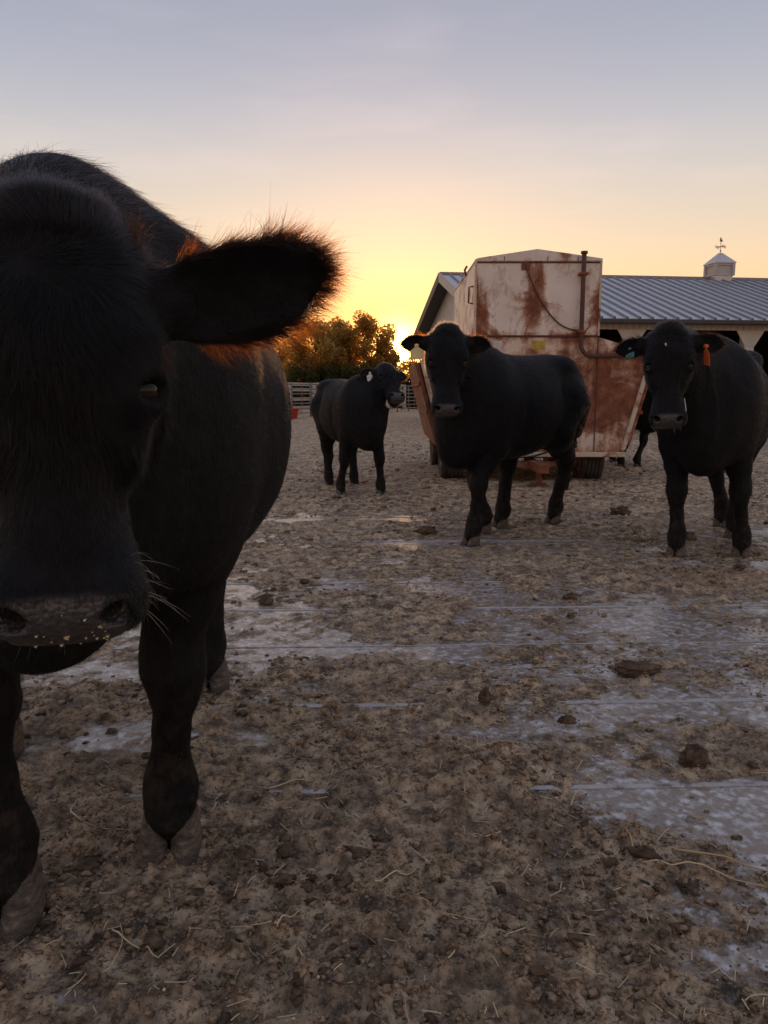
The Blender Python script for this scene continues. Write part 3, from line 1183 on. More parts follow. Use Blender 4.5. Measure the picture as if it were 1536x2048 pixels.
def make_cow(spec):
    """spec: loc, psi (heading), s (scale), wide, feet (world xy: LF RF LH RH), poll, muzzle, facing (world)"""
    s = spec['s']
    psi = spec['psi']
    root = empty('cow', (spec['loc'][0], spec['loc'][1], 0), psi)
    tag(root, spec['label'], 'cow', 'black cattle standing in the yard')
    c, sn = math.cos(psi), math.sin(psi)

    def loc_(p):
        dx, dy = p[0] - spec['loc'][0], p[1] - spec['loc'][1]
        return np.array([(c * dx + sn * dy), (-sn * dx + c * dy), (p[2] if len(p) > 2 else 0)]) / s

    def dir_(d):
        return np.array([c * d[0] + sn * d[1], -sn * d[0] + c * d[1], d[2]])
    feet = [loc_(p) for p in spec['feet']]
    O = loc_(spec['poll'])
    mz = loc_(spec['muzzle'])
    a = norm(mz - O)
    n = dir_(spec['facing'])
    n = norm(n - a * (n @ a))
    l = np.cross(n, a)                       # the animal's own left
    sl, sw = spec.get('head', (1.0, 1.0))
    H = lambda s_, y_, v_: O + a * s_ * sl + l * y_ * sw + n * v_ * sw
    Rm = np.stack([a, l, n])                 # rows: head axes
    wide = spec.get('wide', 1.0)
    h, hf = spec['res']
    ears = spec['ears']
    hp = np.array([H(s_, y_, v_) for s_ in (-0.08, 0.56) for y_ in (-0.36, 0.36) for v_ in (-0.22, 0.12)])
    lo, hi = hp.min(0), hp.max(0)
    fmin = np.array([f_ for f_ in feet]).min(0)
    fmax = np.array([f_ for f_ in feet]).max(0)
    X0, X1 = min(-0.98, fmin[0] - 0.15), max(0.85, hi[0] + 0.03, fmax[0] + 0.15)
    Y0, Y1 = min(-0.40 * wide - 0.04, lo[1] - 0.02), max(0.40 * wide + 0.04, hi[1] + 0.02)
    Z1 = max(1.46, hi[2] + 0.03)
    G = Field(grid_axis(X0, X1, h, lo[0], hi[0], hf), grid_axis(Y0, Y1, h, lo[1], hi[1], hf), grid_axis(0.015, Z1, h, lo[2], hi[2], hf))
    tw = TORSO.copy()
    tw[3] *= wide
    belly = spec.get('belly', 0.0)
    hump = spec.get('hump', 0.0)
    peak = spec.get('peak', 0.2)

    def torso(X, Y, Z):
        x = X + 0 * Y
        top = np.interp(x, tw[0], tw[1]) + hump * np.exp(-((x - 0.38) / 0.16) ** 2)
        bot = np.interp(x, tw[0], tw[2]) - belly * np.exp(-((x + 0.05) / 0.35) ** 2)
        w = np.interp(x, tw[0], tw[3])
        zc, hh = (top + bot) / 2, (top - bot) / 2
        v = (Z - zc) / hh
        ww = w * (1 - 0.20 * np.clip(v, 0, 1) ** 2 * (0.6 + 0.8 * np.clip(x, 0, 0.5)) + 0.03 * np.clip(-v, 0, 1) - peak * np.clip(v, 0, 1) ** 1.5 * np.clip((x + 0.25) / 0.6, 0, 1))
        p = 2.35
        d = ((np.abs(Y / ww) ** p + np.abs(v) ** p) ** (1 / p) - 1) * np.minimum(w, hh)
        return np.maximum(d, np.maximum(-0.85 - X, X - 0.78))
    G.apply((-0.86, -0.45 * wide, 0.40), (0.79, 0.45 * wide, 1.46), 0.03, torso)
    # brisket, shoulders, hips
    G.ellipsoid((0.60, 0, 0.69), (0.17, 0.125, 0.15), k=0.10)
    for sd in (-1, 1):
        G.ellipsoid((0.43, sd * 0.185 * wide, 0.95), (0.17, 0.105, 0.30), k=0.09)
        G.ellipsoid((-0.55, sd * 0.155 * wide, 1.03), (0.22, 0.125, 0.25), k=0.09)
        G.ellipsoid((-0.46, sd * 0.195 * wide, 1.262), (0.07, 0.05, 0.040), k=0.09)
    for sd in (-1, 1):
        G.ellipsoid((-0.40, sd * 0.345 * wide, 1.12), (0.13, 0.07, 0.11), k=0.09, carve=True)
        G.cone((0.20, sd * 0.375 * wide, 1.18), (0.23, sd * 0.375 * wide, 0.76), 0.032, 0.032, 0.06, carve=True)
    # neck
    if spec.get('neck', True):
        G.chain([(H(0.20, 0, -0.165), 0.028), (H(0.16, 0, -0.20) * 0.5 + np.array([0.72, 0, 0.86]) * 0.5, 0.040), (np.array([0.735, 0, 0.80]), 0.045), (np.array([0.68, 0, 0.63]), 0.060)], 0.07)
        G.cone((0.38, 0, 1.19), H(0.03, 0, -0.075), 0.155, 0.100, 0.10)
        G.cone((0.50, 0, 1.03), H(0.09, 0, -0.10), 0.20, 0.115, 0.10)
        G.cone((0.58, 0, 0.84), H(0.17, 0, -0.125), 0.16, 0.075, 0.10)
    # legs
    for i, sd in ((0, 1), (1, -1)):
        f = feet[i]
        y0 = sd * 0.165 * wide
        e = np.array([0.385 + 0.25 * (f[0] - 0.40), y0, 0.70])
        kn = np.array([e[0] + 0.60 * (f[0] - e[0]) + 0.025, y0 + 0.60 * (f[1] - y0), 0.425])
        fe = np.array([f[0] - 0.015 + 0.10 * (kn[0] - f[0]), f[1] + 0.1 * (kn[1] - f[1]), 0.135])
        G.chain([((0.45, sd * 0.16 * wide, 0.92), 0.125), (e, 0.104), ((e + kn) / 2 + np.array([-0.005, 0, 0.02]), 0.076), (kn + np.array([-0.004, 0, 0.055]), 0.058), (kn, 0.062), (kn - np.array([0.0, 0, 0.055]), 0.048)], 0.025)
        G.chain([(kn - np.array([0.0, 0, 0.055]), 0.048), ((kn + fe) / 2, 0.038), (fe + np.array([0, 0, 0.04]), 0.045), (fe + np.array([-0.006, 0, 0]), 0.054), (np.array([f[0] + 0.004, f[1], 0.075]), 0.050)], 0.02)
    for i, sd in ((2, 1), (3, -1)):
        f = feet[i]
        y0 = sd * 0.17 * wide
        dx = f[0] + 0.60
        st = np.array([-0.36 + 0.28 * dx, y0 * 1.12, 0.76])
        hk = np.array([f[0] - 0.075, 0.45 * y0 + 0.55 * f[1], 0.475])
        fe = np.array([f[0] - 0.030, f[1], 0.14])
        G.chain([((-0.50, y0, 1.00), 0.19), (st, 0.135), ((st * 0.45 + hk * 0.55) + np.array([0.0, 0, 0.03]), 0.092), (hk + np.array([0.012, 0, 0.05]), 0.062), (hk, 0.061)], 0.05)
        G.cone((-0.72, y0 * 0.8, 0.95), hk + np.array([0.0, 0, 0.08]), 0.11, 0.045, 0.07)
        G.chain([(hk, 0.060), (hk * 0.5 + fe * 0.5 + np.array([0, 0, 0.03]), 0.046), (fe + np.array([0, 0, 0.035]), 0.051), (fe + np.array([-0.006, 0, 0]), 0.057), (np.array([f[0] + 0.004, f[1], 0.075]), 0.050)], 0.02)
    for f in feet:
        for sd in (-1, 1):
            G.ellipsoid((f[0] - 0.068, f[1] + sd * 0.024, 0.125), (0.020, 0.014, 0.022), k=0.012)
    # tail
    G.chain([((-0.80, 0, 1.24), 0.045), ((-0.87, 0, 1.10), 0.030), ((-0.885, 0.01, 0.80), 0.022), ((-0.875, 0.02, 0.55), 0.026), ((-0.865, 0.02, 0.36), 0.032), ((-0.86, 0.02, 0.26), 0.015)], 0.02)
    # head
    HD = HEAD

    def head(X, Y, Z):
        x, y, z = X - O[0], Y - O[1], Z - O[2]
        sx = (x * a[0] + y * a[1] + z * a[2]) / sl
        yy = (x * l[0] + y * l[1] + z * l[2]) / sw
        vv = (x * n[0] + y * n[1] + z * n[2]) / sw
        top, bot, w = (np.interp(sx, HD[0], HD[i]) for i in (1, 2, 3))
        vc, hh = (top - bot) / 2, (top + bot) / 2
        v = (vv - vc) / hh
        ww = w * (1 - 0.30 * np.clip(-v, 0, 1.2) - 0.10 * np.clip(v, 0, 1) * np.clip((sx - 0.2) / 0.1, 0, 1))
        p = 2.5
        d = ((np.abs(yy / ww) ** p + np.abs(v) ** p) ** (1 / p) - 1) * np.minimum(w, hh)
        return np.maximum(d * sw, np.maximum(-0.05 - sx, sx - 0.524) * sl)
    hp2 = np.array([H(s_, y_, v_) for s_ in (-0.06, 0.54) for y_ in (-0.13, 0.13) for v_ in (-0.20, 0.09)])
    G.apply(hp2.min(0), hp2.max(0), 0.035, head)
    eye_s, eye_y, eye_v = 0.185, 0.101, 0.021
    for sd in (-1, 1):
        G.ellipsoid(H(eye_s - 0.046, sd * 0.096, 0.036), (0.046, 0.028, 0.028), Rm, k=0.03)        # brow
        G.ellipsoid(H(0.225, sd * 0.088, -0.005), (0.06, 0.022, 0.03), Rm, k=0.03)                 # cheek bone
        G.ellipsoid(H(0.14, sd * 0.085, -0.105), (0.10, 0.035, 0.07), Rm, k=0.03)                  # jaw muscle
        G.ellipsoid(H(0.468, sd * 0.060, 0.012), (0.042, 0.036, 0.042), Rm, k=0.03)                # nostril wing
        g = norm(l * sd * 0.62 + n * 0.78)
        up_ = norm(-a - g * (-a @ g))
        sid = np.cross(up_, g)
        cE = H(eye_s, sd * eye_y, eye_v)
        Eg = np.stack([g, sid, up_])
        G.ellipsoid(cE, (0.0300, 0.036, 0.031), Eg, k=0.022)
        G.ellipsoid(cE + g * 0.030 - up_ * 0.001, (0.020, 0.027, 0.0175), Eg, k=0.003, carve=True)
    G.ellipsoid(H(0.475, 0, 0.006), (0.04, 0.05, 0.04), Rm, k=0.03)
    G.ellipsoid(H(0.455, 0, -0.10), (0.055, 0.055, 0.030), Rm, k=0.03)                             # chin
    for sd in (-1, 1):
        G.cone(H(0.500, sd * 0.058, 0.060), H(0.450, sd * 0.050, -0.010), 0.014, 0.010, 0.007, carve=True)
        G.cone(H(0.486, sd * 0.066, 0.056), H(0.455, sd * 0.060, 0.010), 0.012, 0.008, 0.007, carve=True)
        G.cone(H(0.492, sd * 0.066, 0.040), H(0.466, sd * 0.090, 0.026), 0.009, 0.004, 0.005, carve=True)
    for sd in (-1, 1):                                                                               # mouth line
        G.chain_c = None
        G.cone(H(0.520, 0, -0.066), H(0.500, sd * 0.060, -0.066), 0.006, 0.006, 0.006, carve=True)
        G.cone(H(0.500, sd * 0.060, -0.066), H(0.42, sd * 0.078, -0.060), 0.006, 0.005, 0.006, carve=True)
    G.ellipsoid(H(-0.03, 0, -0.01), (0.045, 0.060, 0.055), Rm, k=0.04)                              # poll
    # ears
    ear_info = []
    for sd, ed in ((1, ears[0]), (-1, ears[1])):
        es = spec.get('ear_s', 0.035)
        B = H(es, sd * 0.095, -0.035)
        e = norm(a * ed['dir'][0] + l * sd * ed['dir'][1] + n * ed['dir'][2])
        mo = a * ed['open'][0] + l * sd * ed['open'][1] + n * ed['open'][2]
        mo = norm(mo - e * (mo @ e))
        q = np.cross(mo, e)
        L, W, tk = ed.get('len', 0.20), ed.get('wid', 0.056), spec.get('ear_t', 0.011)
        G.cone(H(es - 0.005, sd * 0.07, -0.03), B + e * 0.05, 0.042, 0.034, 0.03)
        prof = np.array([(-0.02, 0.42), (0.10, 0.55), (0.28, 0.84), (0.48, 1.0), (0.68, 0.96), (0.84, 0.72), (0.94, 0.42), (1.0, 0.12)])
        cup = ed.get('cup', 0.35)

        def ear(X, Y, Z):
            x, y, z = X - B[0], Y - B[1], Z - B[2]
            u = x * e[0] + y * e[1] + z * e[2]
            qv = x * q[0] + y * q[1] + z * q[2]
            w = x * mo[0] + y * mo[1] + z * mo[2]
            b = W * np.interp(u / L, prof[:, 0], prof[:, 1])
            w0 = cup * W * np.clip(qv / W, -1.2, 1.2) ** 2 - 0.012 * np.sin(np.clip(u / L, 0, 1) * 3.14)
            d1 = np.abs(qv) - b
            d2 = np.abs(w - w0) - tk
            d = smax(d1, d2, 0.012)
            return np.maximum(d, np.maximum(u - L, -0.01 - u))
        pts = np.array([B + e * u + q * v + mo * w for u in (0, L) for v in (-W, W) for w in (-0.04, 0.05)])
        G.apply(pts.min(0), pts.max(0), 0.018, ear)
        ear_info.append((B, e, q, mo, L, W))
    V, F = G.mesh()
    # fine unevenness of muscle and coat
    Nn, _ = mesh_normals(V, F)
    V = V + Nn * (0.004 * fbm(V[:, 0] * 7 + V[:, 1] * 3, V[:, 2] * 7 + V[:, 1] * 5, 4, 5))[:, None]
    rel = V - O
    hs, hy, hv = rel @ a / sl, rel @ l / sw, rel @ n / sw
    near_head = (np.abs(hy) < 0.15) & (hv > -0.21) & (hv < 0.13) & (hs > -0.1) & (hs < 0.56)
    bare = np.clip((hs - 0.452 - 0.10 * np.clip(np.abs(hy) - 0.035, 0, 1)) / 0.012, 0, 1) * np.clip((hv + 0.058) / 0.01, 0, 1) * np.clip((0.082 - np.abs(hy)) / 0.012, 0, 1) * near_head
    mud = np.clip((0.50 - V[:, 2]) / 0.3, 0, 1) * 0.22 + spec.get('mud', 0.0) * np.exp(-((V[:, 0] + 0.70) / 0.20) ** 2 - ((V[:, 2] - 0.80) / 0.25) ** 2)
    body = np_mesh('body', V * s, F, MAT['hide'], root, smooth=True)
    for nm, arr in (('bare', bare), ('mud', np.clip(mud, 0, 1))):
        at = body.data.attributes.new(nm, 'FLOAT', 'POINT')
        at.data.foreach_set('value', arr.astype(np.float32))
    for i, f in enumerate(feet):
        make_hoof(root, f[0] * s, f[1] * s, s * spec.get('hoof', 1.0), spec.get('hoof_yaw', (0, 0, 0, 0))[i])
    for sd in (-1, 1):
        make_eye(root, tuple(H(eye_s, sd * eye_y, eye_v) * s), tuple(l * sd * 0.52 + n * 0.74 - a * 0.62), 0.0235 * s)
    # ---- coat
    Nn, area = mesh_normals(V, F)
    cen = V[F].mean(1)
    rel = cen - O
    hs, hy, hv = rel @ a / sl, rel @ l / sw, rel @ n / sw
    in_head = (np.abs(hy) < 0.17) & (hv > -0.20) & (hs > -0.10) & (hs < 0.58)
    ear_w = np.zeros(len(F))
    ear_u = np.zeros(len(F))
    ear_q = np.zeros(len(F))
    ear_id = np.zeros(len(F), int) - 1
    for i, (B, e, q, mo, L, W) in enumerate(ear_info):
        r_ = cen - B
        u = r_ @ e
        qv = r_ @ q
        wv = r_ @ mo
        m = (u > 0.02) & (u < L + 0.02) & (np.abs(qv) < W * 1.15) & (np.abs(wv) < 0.06)
        ear_id[m] = i
        ear_u[m] = u[m] / L
        ear_q[m] = qv[m] / W
    is_ear = ear_id >= 0
    dens = np.ones(len(F)) * 1.0
    dens[in_head] = spec.get('head_density', 3.0)
    dens[is_ear] = spec.get('ear_density', 3.0)
    bare_f = bare[F].mean(1)
    dens *= (1 - bare_f)
    eyed = np.minimum(*[np.linalg.norm(cen - H(eye_s, sd * 0.118, eye_v + 0.020), axis=1) for sd in (-1, 1)])
    dens *= np.clip((eyed - 0.026) / 0.008, 0, 1)
    dens *= np.clip((cen[:, 2] - 0.055) / 0.02, 0, 1) * (1 + 2.5 * (cen[:, 2] < 0.12))
    wgt = area * dens
    n_h = int(spec['hairs'] * HAIR)
    pick = rng.choice(len(F), n_h, p=wgt / wgt.sum())
    b1, b2 = rng.random((2, n_h))
    P4 = V[F[pick]]
    root_p = (P4[:, 0] * (1 - b1)[:, None] + P4[:, 1] * b1[:, None]) * (1 - b2)[:, None] + (P4[:, 3] * (1 - b1)[:, None] + P4[:, 2] * b1[:, None]) * b2[:, None]
    N4 = Nn[F[pick]].mean(1)
    N4 /= np.linalg.norm(N4, axis=1, keepdims=True)
    flow = np.tile(np.array([-0.9, 0, -0.45]), (n_h, 1))
    low = np.clip((0.62 - root_p[:, 2]) / 0.1, 0, 1)[:, None]
    flow = flow * (1 - low) + np.array([-0.05, 0, -1.0]) * low
    hsp, hyp, hvp = hs[pick], hy[pick], hv[pick]
    ih = in_head[pick]
    # whorl between the eyes: hair radiates from it
    wh = spec.get('whorl', 0.09)
    fl_h = a[None] * np.clip((hsp - wh) * 9, -1, 1)[:, None] + l[None] * (hyp * 7.5 + 0.25 * np.sin(hsp * 60))[:, None] + a[None] * 0.15
    flow[ih] = fl_h[ih]
    for i, (B, e, q, mo, L, W) in enumerate(ear_info):
        m = ear_id[pick] == i
        flow[m] = e[None] * 1.0 + q[None] * (ear_q[pick][m] * 0.9)[:, None]
    flow = flow - N4 * (flow * N4).sum(1, keepdims=True)
    flow /= np.maximum(np.linalg.norm(flow, axis=1, keepdims=True), 1e-6)
    # clumping: swirl direction by coherent noise, plus individual jitter
    nz1 = fbm(root_p[:, 0] * 38 + root_p[:, 1] * 21, root_p[:, 2] * 38 - root_p[:, 1] * 17, 3, 9)
    nz2 = fbm(root_p[:, 0] * 38 + root_p[:, 1] * 29 + 40, root_p[:, 2] * 38 + root_p[:, 1] * 13, 3, 19)
    side = np.cross(N4, flow)
    lift = np.where(ih, 0.34, 0.26)
    poll = ih & (hsp < spec.get('poll_s', 0.02))
    lift = np.where(poll, 0.9, lift)
    lift = lift + 0.22 * nz2
    d = flow + side * (0.75 * nz1 + 0.16 * rng.standard_normal(n_h))[:, None] + N4 * np.clip(lift + 0.10 * rng.standard_normal(n_h), 0.08, 2)[:, None]
    d /= np.linalg.norm(d, axis=1, keepdims=True)
    Ln = np.where(ih, 0.024, 0.016) * spec.get('hair_len', 1.0)
    Ln = np.where(ih & (hsp > 0.30), 0.011, Ln)
    Ln = np.where(eyed[pick] < 0.075, 0.007, Ln)
    Ln = np.where(poll, spec.get('poll_len', 0.032), Ln)
    ie = ear_id[pick] >= 0
    rim = ie & ((np.abs(ear_q[pick]) > 0.72) | (ear_u[pick] > 0.86))
    Ln = np.where(ie, 0.014, Ln)
    Ln = np.where(rim, 0.036, Ln)
    top = (N4[:, 2] > 0.6) & (root_p[:, 0] > 0.05) & (~ih) & (~ie)
    Ln = np.where(top, np.where((root_p[:, 0] > 0.25) & (root_p[:, 0] < 0.6), spec.get('crest', 0.03), 0.024), Ln)
    Ln = Ln * rng.uniform(0.6, 1.3, n_h)
    # a few random long strays
    stray = rng.random(n_h) < 0.012
    Ln = np.where(stray, Ln * 1.8, Ln)
    bend = flow * 0.25 - N4 * 0.22 + np.array([0, 0, -0.10]) + 0.12 * rng.standard_normal((n_h, 3))
    bend[rim] = 0.20 * rng.standard_normal((rim.sum(), 3)) + np.array([0, 0, -0.12])
    r0 = spec.get('hair_r', 0.0004)
    fr = rim | (poll & (rng.random(n_h) < 0.2)) | (top & (rng.random(n_h) < 0.3))
    for nm, mk, mt in (('coat', ~fr, 'hair'), ('fringe', fr, 'fringe')):
        if mk.sum():
            hair_object(nm, (root_p[mk] - 0.001 * N4[mk]) * s, d[mk], bend[mk], Ln[mk] * s, r0, MAT[mt], root)
    return root, dict(H=H, s=s, a=a, l=l, n=n, ears=ear_info, V=V, F=F, N=Nn)


EARS_UP = ({'dir': (-0.05, 1.0, -0.25), 'open': (0.45, 0.0, 0.9)}, {'dir': (-0.05, 1.0, -0.25), 'open': (0.45, 0.0, 0.9)})


def build_cows():
    # 1. the big one beside the camera
    spec = dict(label='huge black cow in close-up at the left edge, face to the camera', loc=(-0.725, 2.07), psi=math.atan2(-0.988, 0.152), s=1.12, wide=1.22, belly=0.03, hump=0.01, peak=0.30, whorl=0.045, crest=0.055, poll_s=0.0, poll_len=0.026, hoof=1.12,
                feet=[(-0.52, 1.75), (-0.80, 1.50), (-0.66, 2.80), (-1.19, 2.25)],
                poll=(-0.452, 1.085, 1.285), muzzle=(-0.440, 1.035, 0.80), facing=(0.34, -0.92, 0.10), head=(0.895, 0.97),
                ears=({'dir': (-0.27, 1.0, -0.10), 'open': (0.55, 0.0, 0.8), 'len': 0.282, 'wid': 0.070, 'cup': 0.55}, {'dir': (-0.05, 1.0, -0.25), 'open': (0.45, 0.0, 0.9)}),
                ear_s=0.062, res=(0.012, 0.0048), ear_t=0.008, hairs=240000, head_density=9.0, ear_density=9.0, hair_r=0.00026, hair_len=1.0)
    root, I = make_cow(spec)
    near_cow_details(root, I)
    # 2. the one walking in front of the feeder
    spec = dict(label='black cow walking in front of the rusty feeder with a pale yellow ear tag', loc=(0.97, 6.05), psi=math.atan2(-0.74, -0.67), s=1.04, wide=0.93, mud=1.0,
                feet=[(0.64, 5.56), (0.79, 6.05), (1.44, 6.50), (0.96, 6.30)],
                poll=(0.425, 5.30, 1.475), muzzle=(0.415, 5.185, 0.98), facing=(0.03, -1.0, 0.15),
                ears=({'dir': (-0.02, 1.0, -0.25), 'open': (0.5, 0, 0.8)}, {'dir': (0.05, 1.0, -0.15), 'open': (0.5, 0, 0.8)}),
                res=(0.016, 0.008), hairs=52000, hair_r=0.0007, hair_len=1.5)
    root, I = make_cow(spec)
    B, e, q, mo, L, W = I['ears'][1]
    make_tag(root, (B + e * 0.50 * L + mo * 0.02) * I['s'], I['a'] * 1.0, e, 'tag_yellow', 0.085, 0.105)
    mud_clumps(root, I)
    # 3. the one at the right edge
    spec = dict(label='black cow at the right edge facing us with an orange ear tag', loc=(2.35, 5.58), psi=math.atan2(-0.89, -0.45), s=1.06, wide=1.04,
                feet=[(2.42, 5.15), (1.985, 5.17), (2.68, 5.85), (2.80, 6.35)],
                poll=(1.70, 4.72, 1.435), muzzle=(1.675, 4.60, 0.92), facing=(-0.30, -0.95, 0.12),
                ears=({'dir': (0.02, 1.0, -0.22), 'open': (0.4, 0, 0.9)}, {'dir': (0.10, 1.0, -0.22), 'open': (0.5, 0, 0.8)}),
                res=(0.016, 0.0075), hairs=56000, hair_r=0.0007, hair_len=1.5)
    root, I = make_cow(spec)
    B, e, q, mo, L, W = I['ears'][0]
    make_tag(root, (B + e * 0.48 * L + mo * 0.022) * I['s'], I['a'] + 0.1 * e, e * 0.25 + mo * 0.8, 'tag_orange', 0.058, 0.13)
    B, e, q, mo, L, W = I['ears'][1]
    make_tag(root, (B + e * 0.60 * L - mo * 0.012) * I['s'], I['a'], e, 'tag_teal', 0.05, 0.062)
    right_cow_details(root, I)
    # 4. the smaller one in front of the sun
    spec = dict(label='black cow with a white chin and white ear tag, standing before the setting sun', loc=(-0.37, 8.66), psi=math.atan2(-0.93, 0.36), s=0.93, wide=0.95,
                feet=[(-0.03, 8.33), (-0.465, 8.30), (-0.345, 9.05), (-0.635, 8.98)],
                poll=(0.02, 8.20, 1.34), muzzle=(0.13, 7.86, 1.03), facing=(0.30, -0.75, 0.75),
                ears=({'dir': (-0.15, 1.0, -0.35), 'open': (0.4, 0, 0.9)}, {'dir': (-0.22, 1.0, -0.25), 'open': (0.4, 0, 0.9)}),
                res=(0.018, 0.0085), hairs=36000, hair_r=0.0009, hair_len=1.5)
    root, I = make_cow(spec)
    B, e, q, mo, L, W = I['ears'][1]
    make_tag(root, (B + e * 0.45 * L + mo * 0.02) * I['s'], I['a'] * 0.6 + np.array([0, 0, -0.5]), e, 'tag_white', 0.075, 0.10)
    V, F = lump(41, 8, 12, 0.12)
    o = np_mesh('white_chin', V * np.array([0.05, 0.036, 0.05]), F, MAT['white_hair'], root, smooth=True, loc=tuple(I['H'](0.44, -0.035, -0.125) * I['s']))
    # 5. one behind the feeder, legs showing
    spec = dict(label='black cow mostly hidden behind the feeder, only its legs in view', loc=(3.62, 11.9), psi=R(-65), s=0.97,
                feet=[(3.72, 11.35), (3.48, 11.35), (3.58, 12.1), (3.25, 11.75)],
                poll=(4.0, 11.05, 1.25), muzzle=(4.1, 10.85, 0.85), facing=(0.3, -0.9, 0.2), ears=EARS_UP,
                res=(0.024, 0.014), ear_t=0.014, hairs=8000, hair_r=0.0011)
    make_cow(spec)


def near_cow_details(root, I):
    H, s = I['H'], I['s']
    # feed crumbs stuck to the wet nose
    r_ = np.random.default_rng(5)
    pv, pf = lump(77, 4, 6, 0.25)
    # surface points on the nose pad
    V, N = I['V'], I['N']
    c0 = H(0.50, 0.01, 0.0)
    d = np.linalg.norm(V - c0, axis=1)
    cand = np.nonzero((d < 0.055) & (N @ (I['n'] + 0.6 * I['a']) > 0.5))[0]
    for k in r_.choice(cand, min(26, len(cand)), replace=False):
        sz = r_.uniform(0.0012, 0.0034) * (1.7 if r_.random() < 0.15 else 1)
        np_mesh('feed_crumb', pv * sz * np.array([1.2, 1, 0.7]), pf, MAT['straw'] if r_.random() < 0.7 else MAT['pale_chip'], root, loc=tuple(V[k] * s))
    # whiskers and chin hair
    n = 110
    up = I['a'][None] * r_.uniform(0.44, 0.50, n)[:, None]
    P, D, Ls = [], [], []
    for i in range(n):
        p = H(r_.uniform(0.41, 0.50), r_.uniform(-0.06, 0.06), -0.115)
        k = np.argmin(np.linalg.norm(V - p, axis=1))
        P.append(V[k])
        D.append(norm(N[k] * 0.5 + I['a'] * 1.0 + I['n'] * 0.15 + 0.2 * r_.standard_normal(3)))
        Ls.append(r_.uniform(0.03, 0.065))
    for i in range(46):
        sd = 1 if i % 2 else -1
        p = H(r_.uniform(0.40, 0.49), sd * 0.09, r_.uniform(-0.06, 0.02))
        k = np.argmin(np.linalg.norm(V - p, axis=1))
        P.append(V[k])
        D.append(norm(N[k] + I['a'] * 0.5 + 0.25 * r_.standard_normal(3)))
        Ls.append(r_.uniform(0.015, 0.055))
    P, D, Ls = np.array(P), np.array(D), np.array(Ls)
    hair_object('whiskers', P * s, D, np.tile([0, 0, -0.35], (len(P), 1)) + 0.15 * r_.standard_normal((len(P), 3)), Ls * s, 0.00035, MAT['whisker'], root, 6)
    # long hair hanging from the lower ear edge
    B, e, q, mo, L, W = I['ears'][0]
    dn = q if q[2] < 0 else -q
    n = 380
    u = r_.uniform(0.05, 1.0, n)
    P = B + e * (u * L)[:, None] + dn * (W * 0.75 * np.interp(u, [0, 0.3, 0.6, 0.85, 1], [0.5, 0.9, 1, 0.8, 0.2]))[:, None] + mo * r_.uniform(-0.004, 0.02, n)[:, None]
    D = dn * 0.8 + e * r_.uniform(0.1, 0.9, n)[:, None] + 0.22 * r_.standard_normal((n, 3))
    D /= np.linalg.norm(D, axis=1, keepdims=True)
    hair_object('ear_fringe', P * s, D, 0.25 * r_.standard_normal((n, 3)), r_.uniform(0.02, 0.055, n) * s, 0.00022, MAT['fringe'], root, 6)
    # tip and upper edge
    n = 1200
    th = r_.uniform(-1.2, 1.5, n)
    P = B + e * ((0.62 + 0.36 * np.cos(th)) * L)[:, None] - dn * (W * 0.92 * np.sin(th))[:, None] + mo * r_.uniform(0.0, 0.02, n)[:, None]
    D = e * np.cos(th)[:, None] * 0.9 - dn * np.sin(th)[:, None] * 0.6 + e * 0.4 + 0.2 * r_.standard_normal((n, 3))
    D /= np.linalg.norm(D, axis=1, keepdims=True)
    hair_object('ear_fringe', P * s, D, 0.25 * r_.standard_normal((n, 3)), r_.uniform(0.015, 0.042, n) * s, 0.00022, MAT['fringe'], root, 6)


def mud_clumps(root, I):
    V, N, s = I['V'], I['N'], I['s']
    r_ = np.random.default_rng(9)
    w = np.exp(-((V[:, 0] + 0.74) / 0.10) ** 2 - ((V[:, 2] - 0.82) / 0.17) ** 2) * (V[:, 1] > 0.05)
    ks = r_.choice(len(V), 150, p=w / w.sum())
    Vs, Fs = [], []
    for i, k in enumerate(ks):
        pv, pf = lump(500 + i % 9, 4, 6, 0.25)
        sz = r_.uniform(0.008, 0.020)
        Vs.append((V[k] + N[k] * 0.005) * s + pv * sz * np.array([1, 1, 1.3]))
        Fs.append(pf + i * len(pv))
    o = np_mesh('dried_manure', np.concatenate(Vs), np.concatenate(Fs), MAT['clod'], root)
    o['kind'] = 'stuff'


def right_cow_details(root, I):
    H, s, V, N = I['H'], I['s'], I['V'], I['N']
    r_ = np.random.default_rng(15)
    P, D, Ls = [], [], []
    for i in range(90):
        sd = r_.choice((-1, 1))
        p = H(r_.uniform(0.42, 0.50), sd * r_.uniform(0.03, 0.085), r_.uniform(-0.11, -0.06))
        k = np.argmin(np.linalg.norm(V - p, axis=1))
        P.append(V[k])
        D.append(norm(N[k] + I['a'] * 0.8 + 0.3 * r_.standard_normal(3)))
        Ls.append(r_.uniform(0.01, 0.035))
    hair_object('whiskers', np.array(P) * s, np.array(D), np.tile([0, 0, -0.3], (len(P), 1)), np.array(Ls) * s, 0.0012, MAT['whisker'], root, 4)
    # saliva strand with straw at the corner of the mouth, and a scrap on the forehead
    m = MB()
    m.tube([H(0.36, 0.084, 0.0) * s, H(0.41, 0.092, -0.005) * s, H(0.455, 0.096, -0.02) * s, H(0.50, 0.092, -0.03) * s], [0.0022, 0.003, 0.0035, 0.0025], 6)
    m.build('saliva_strand', MAT['decal_white'], root, smooth=True)
    pv, pf = lump(88, 5, 7, 0.2)
    np_mesh('forehead_fleck', pv * np.array([0.004, 0.006, 0.011]), pf, MAT['pale_chip'], root, loc=tuple(H(0.075, -0.022, 0.082) * s))


# ------------------------------------------------------------------ feeder wagon


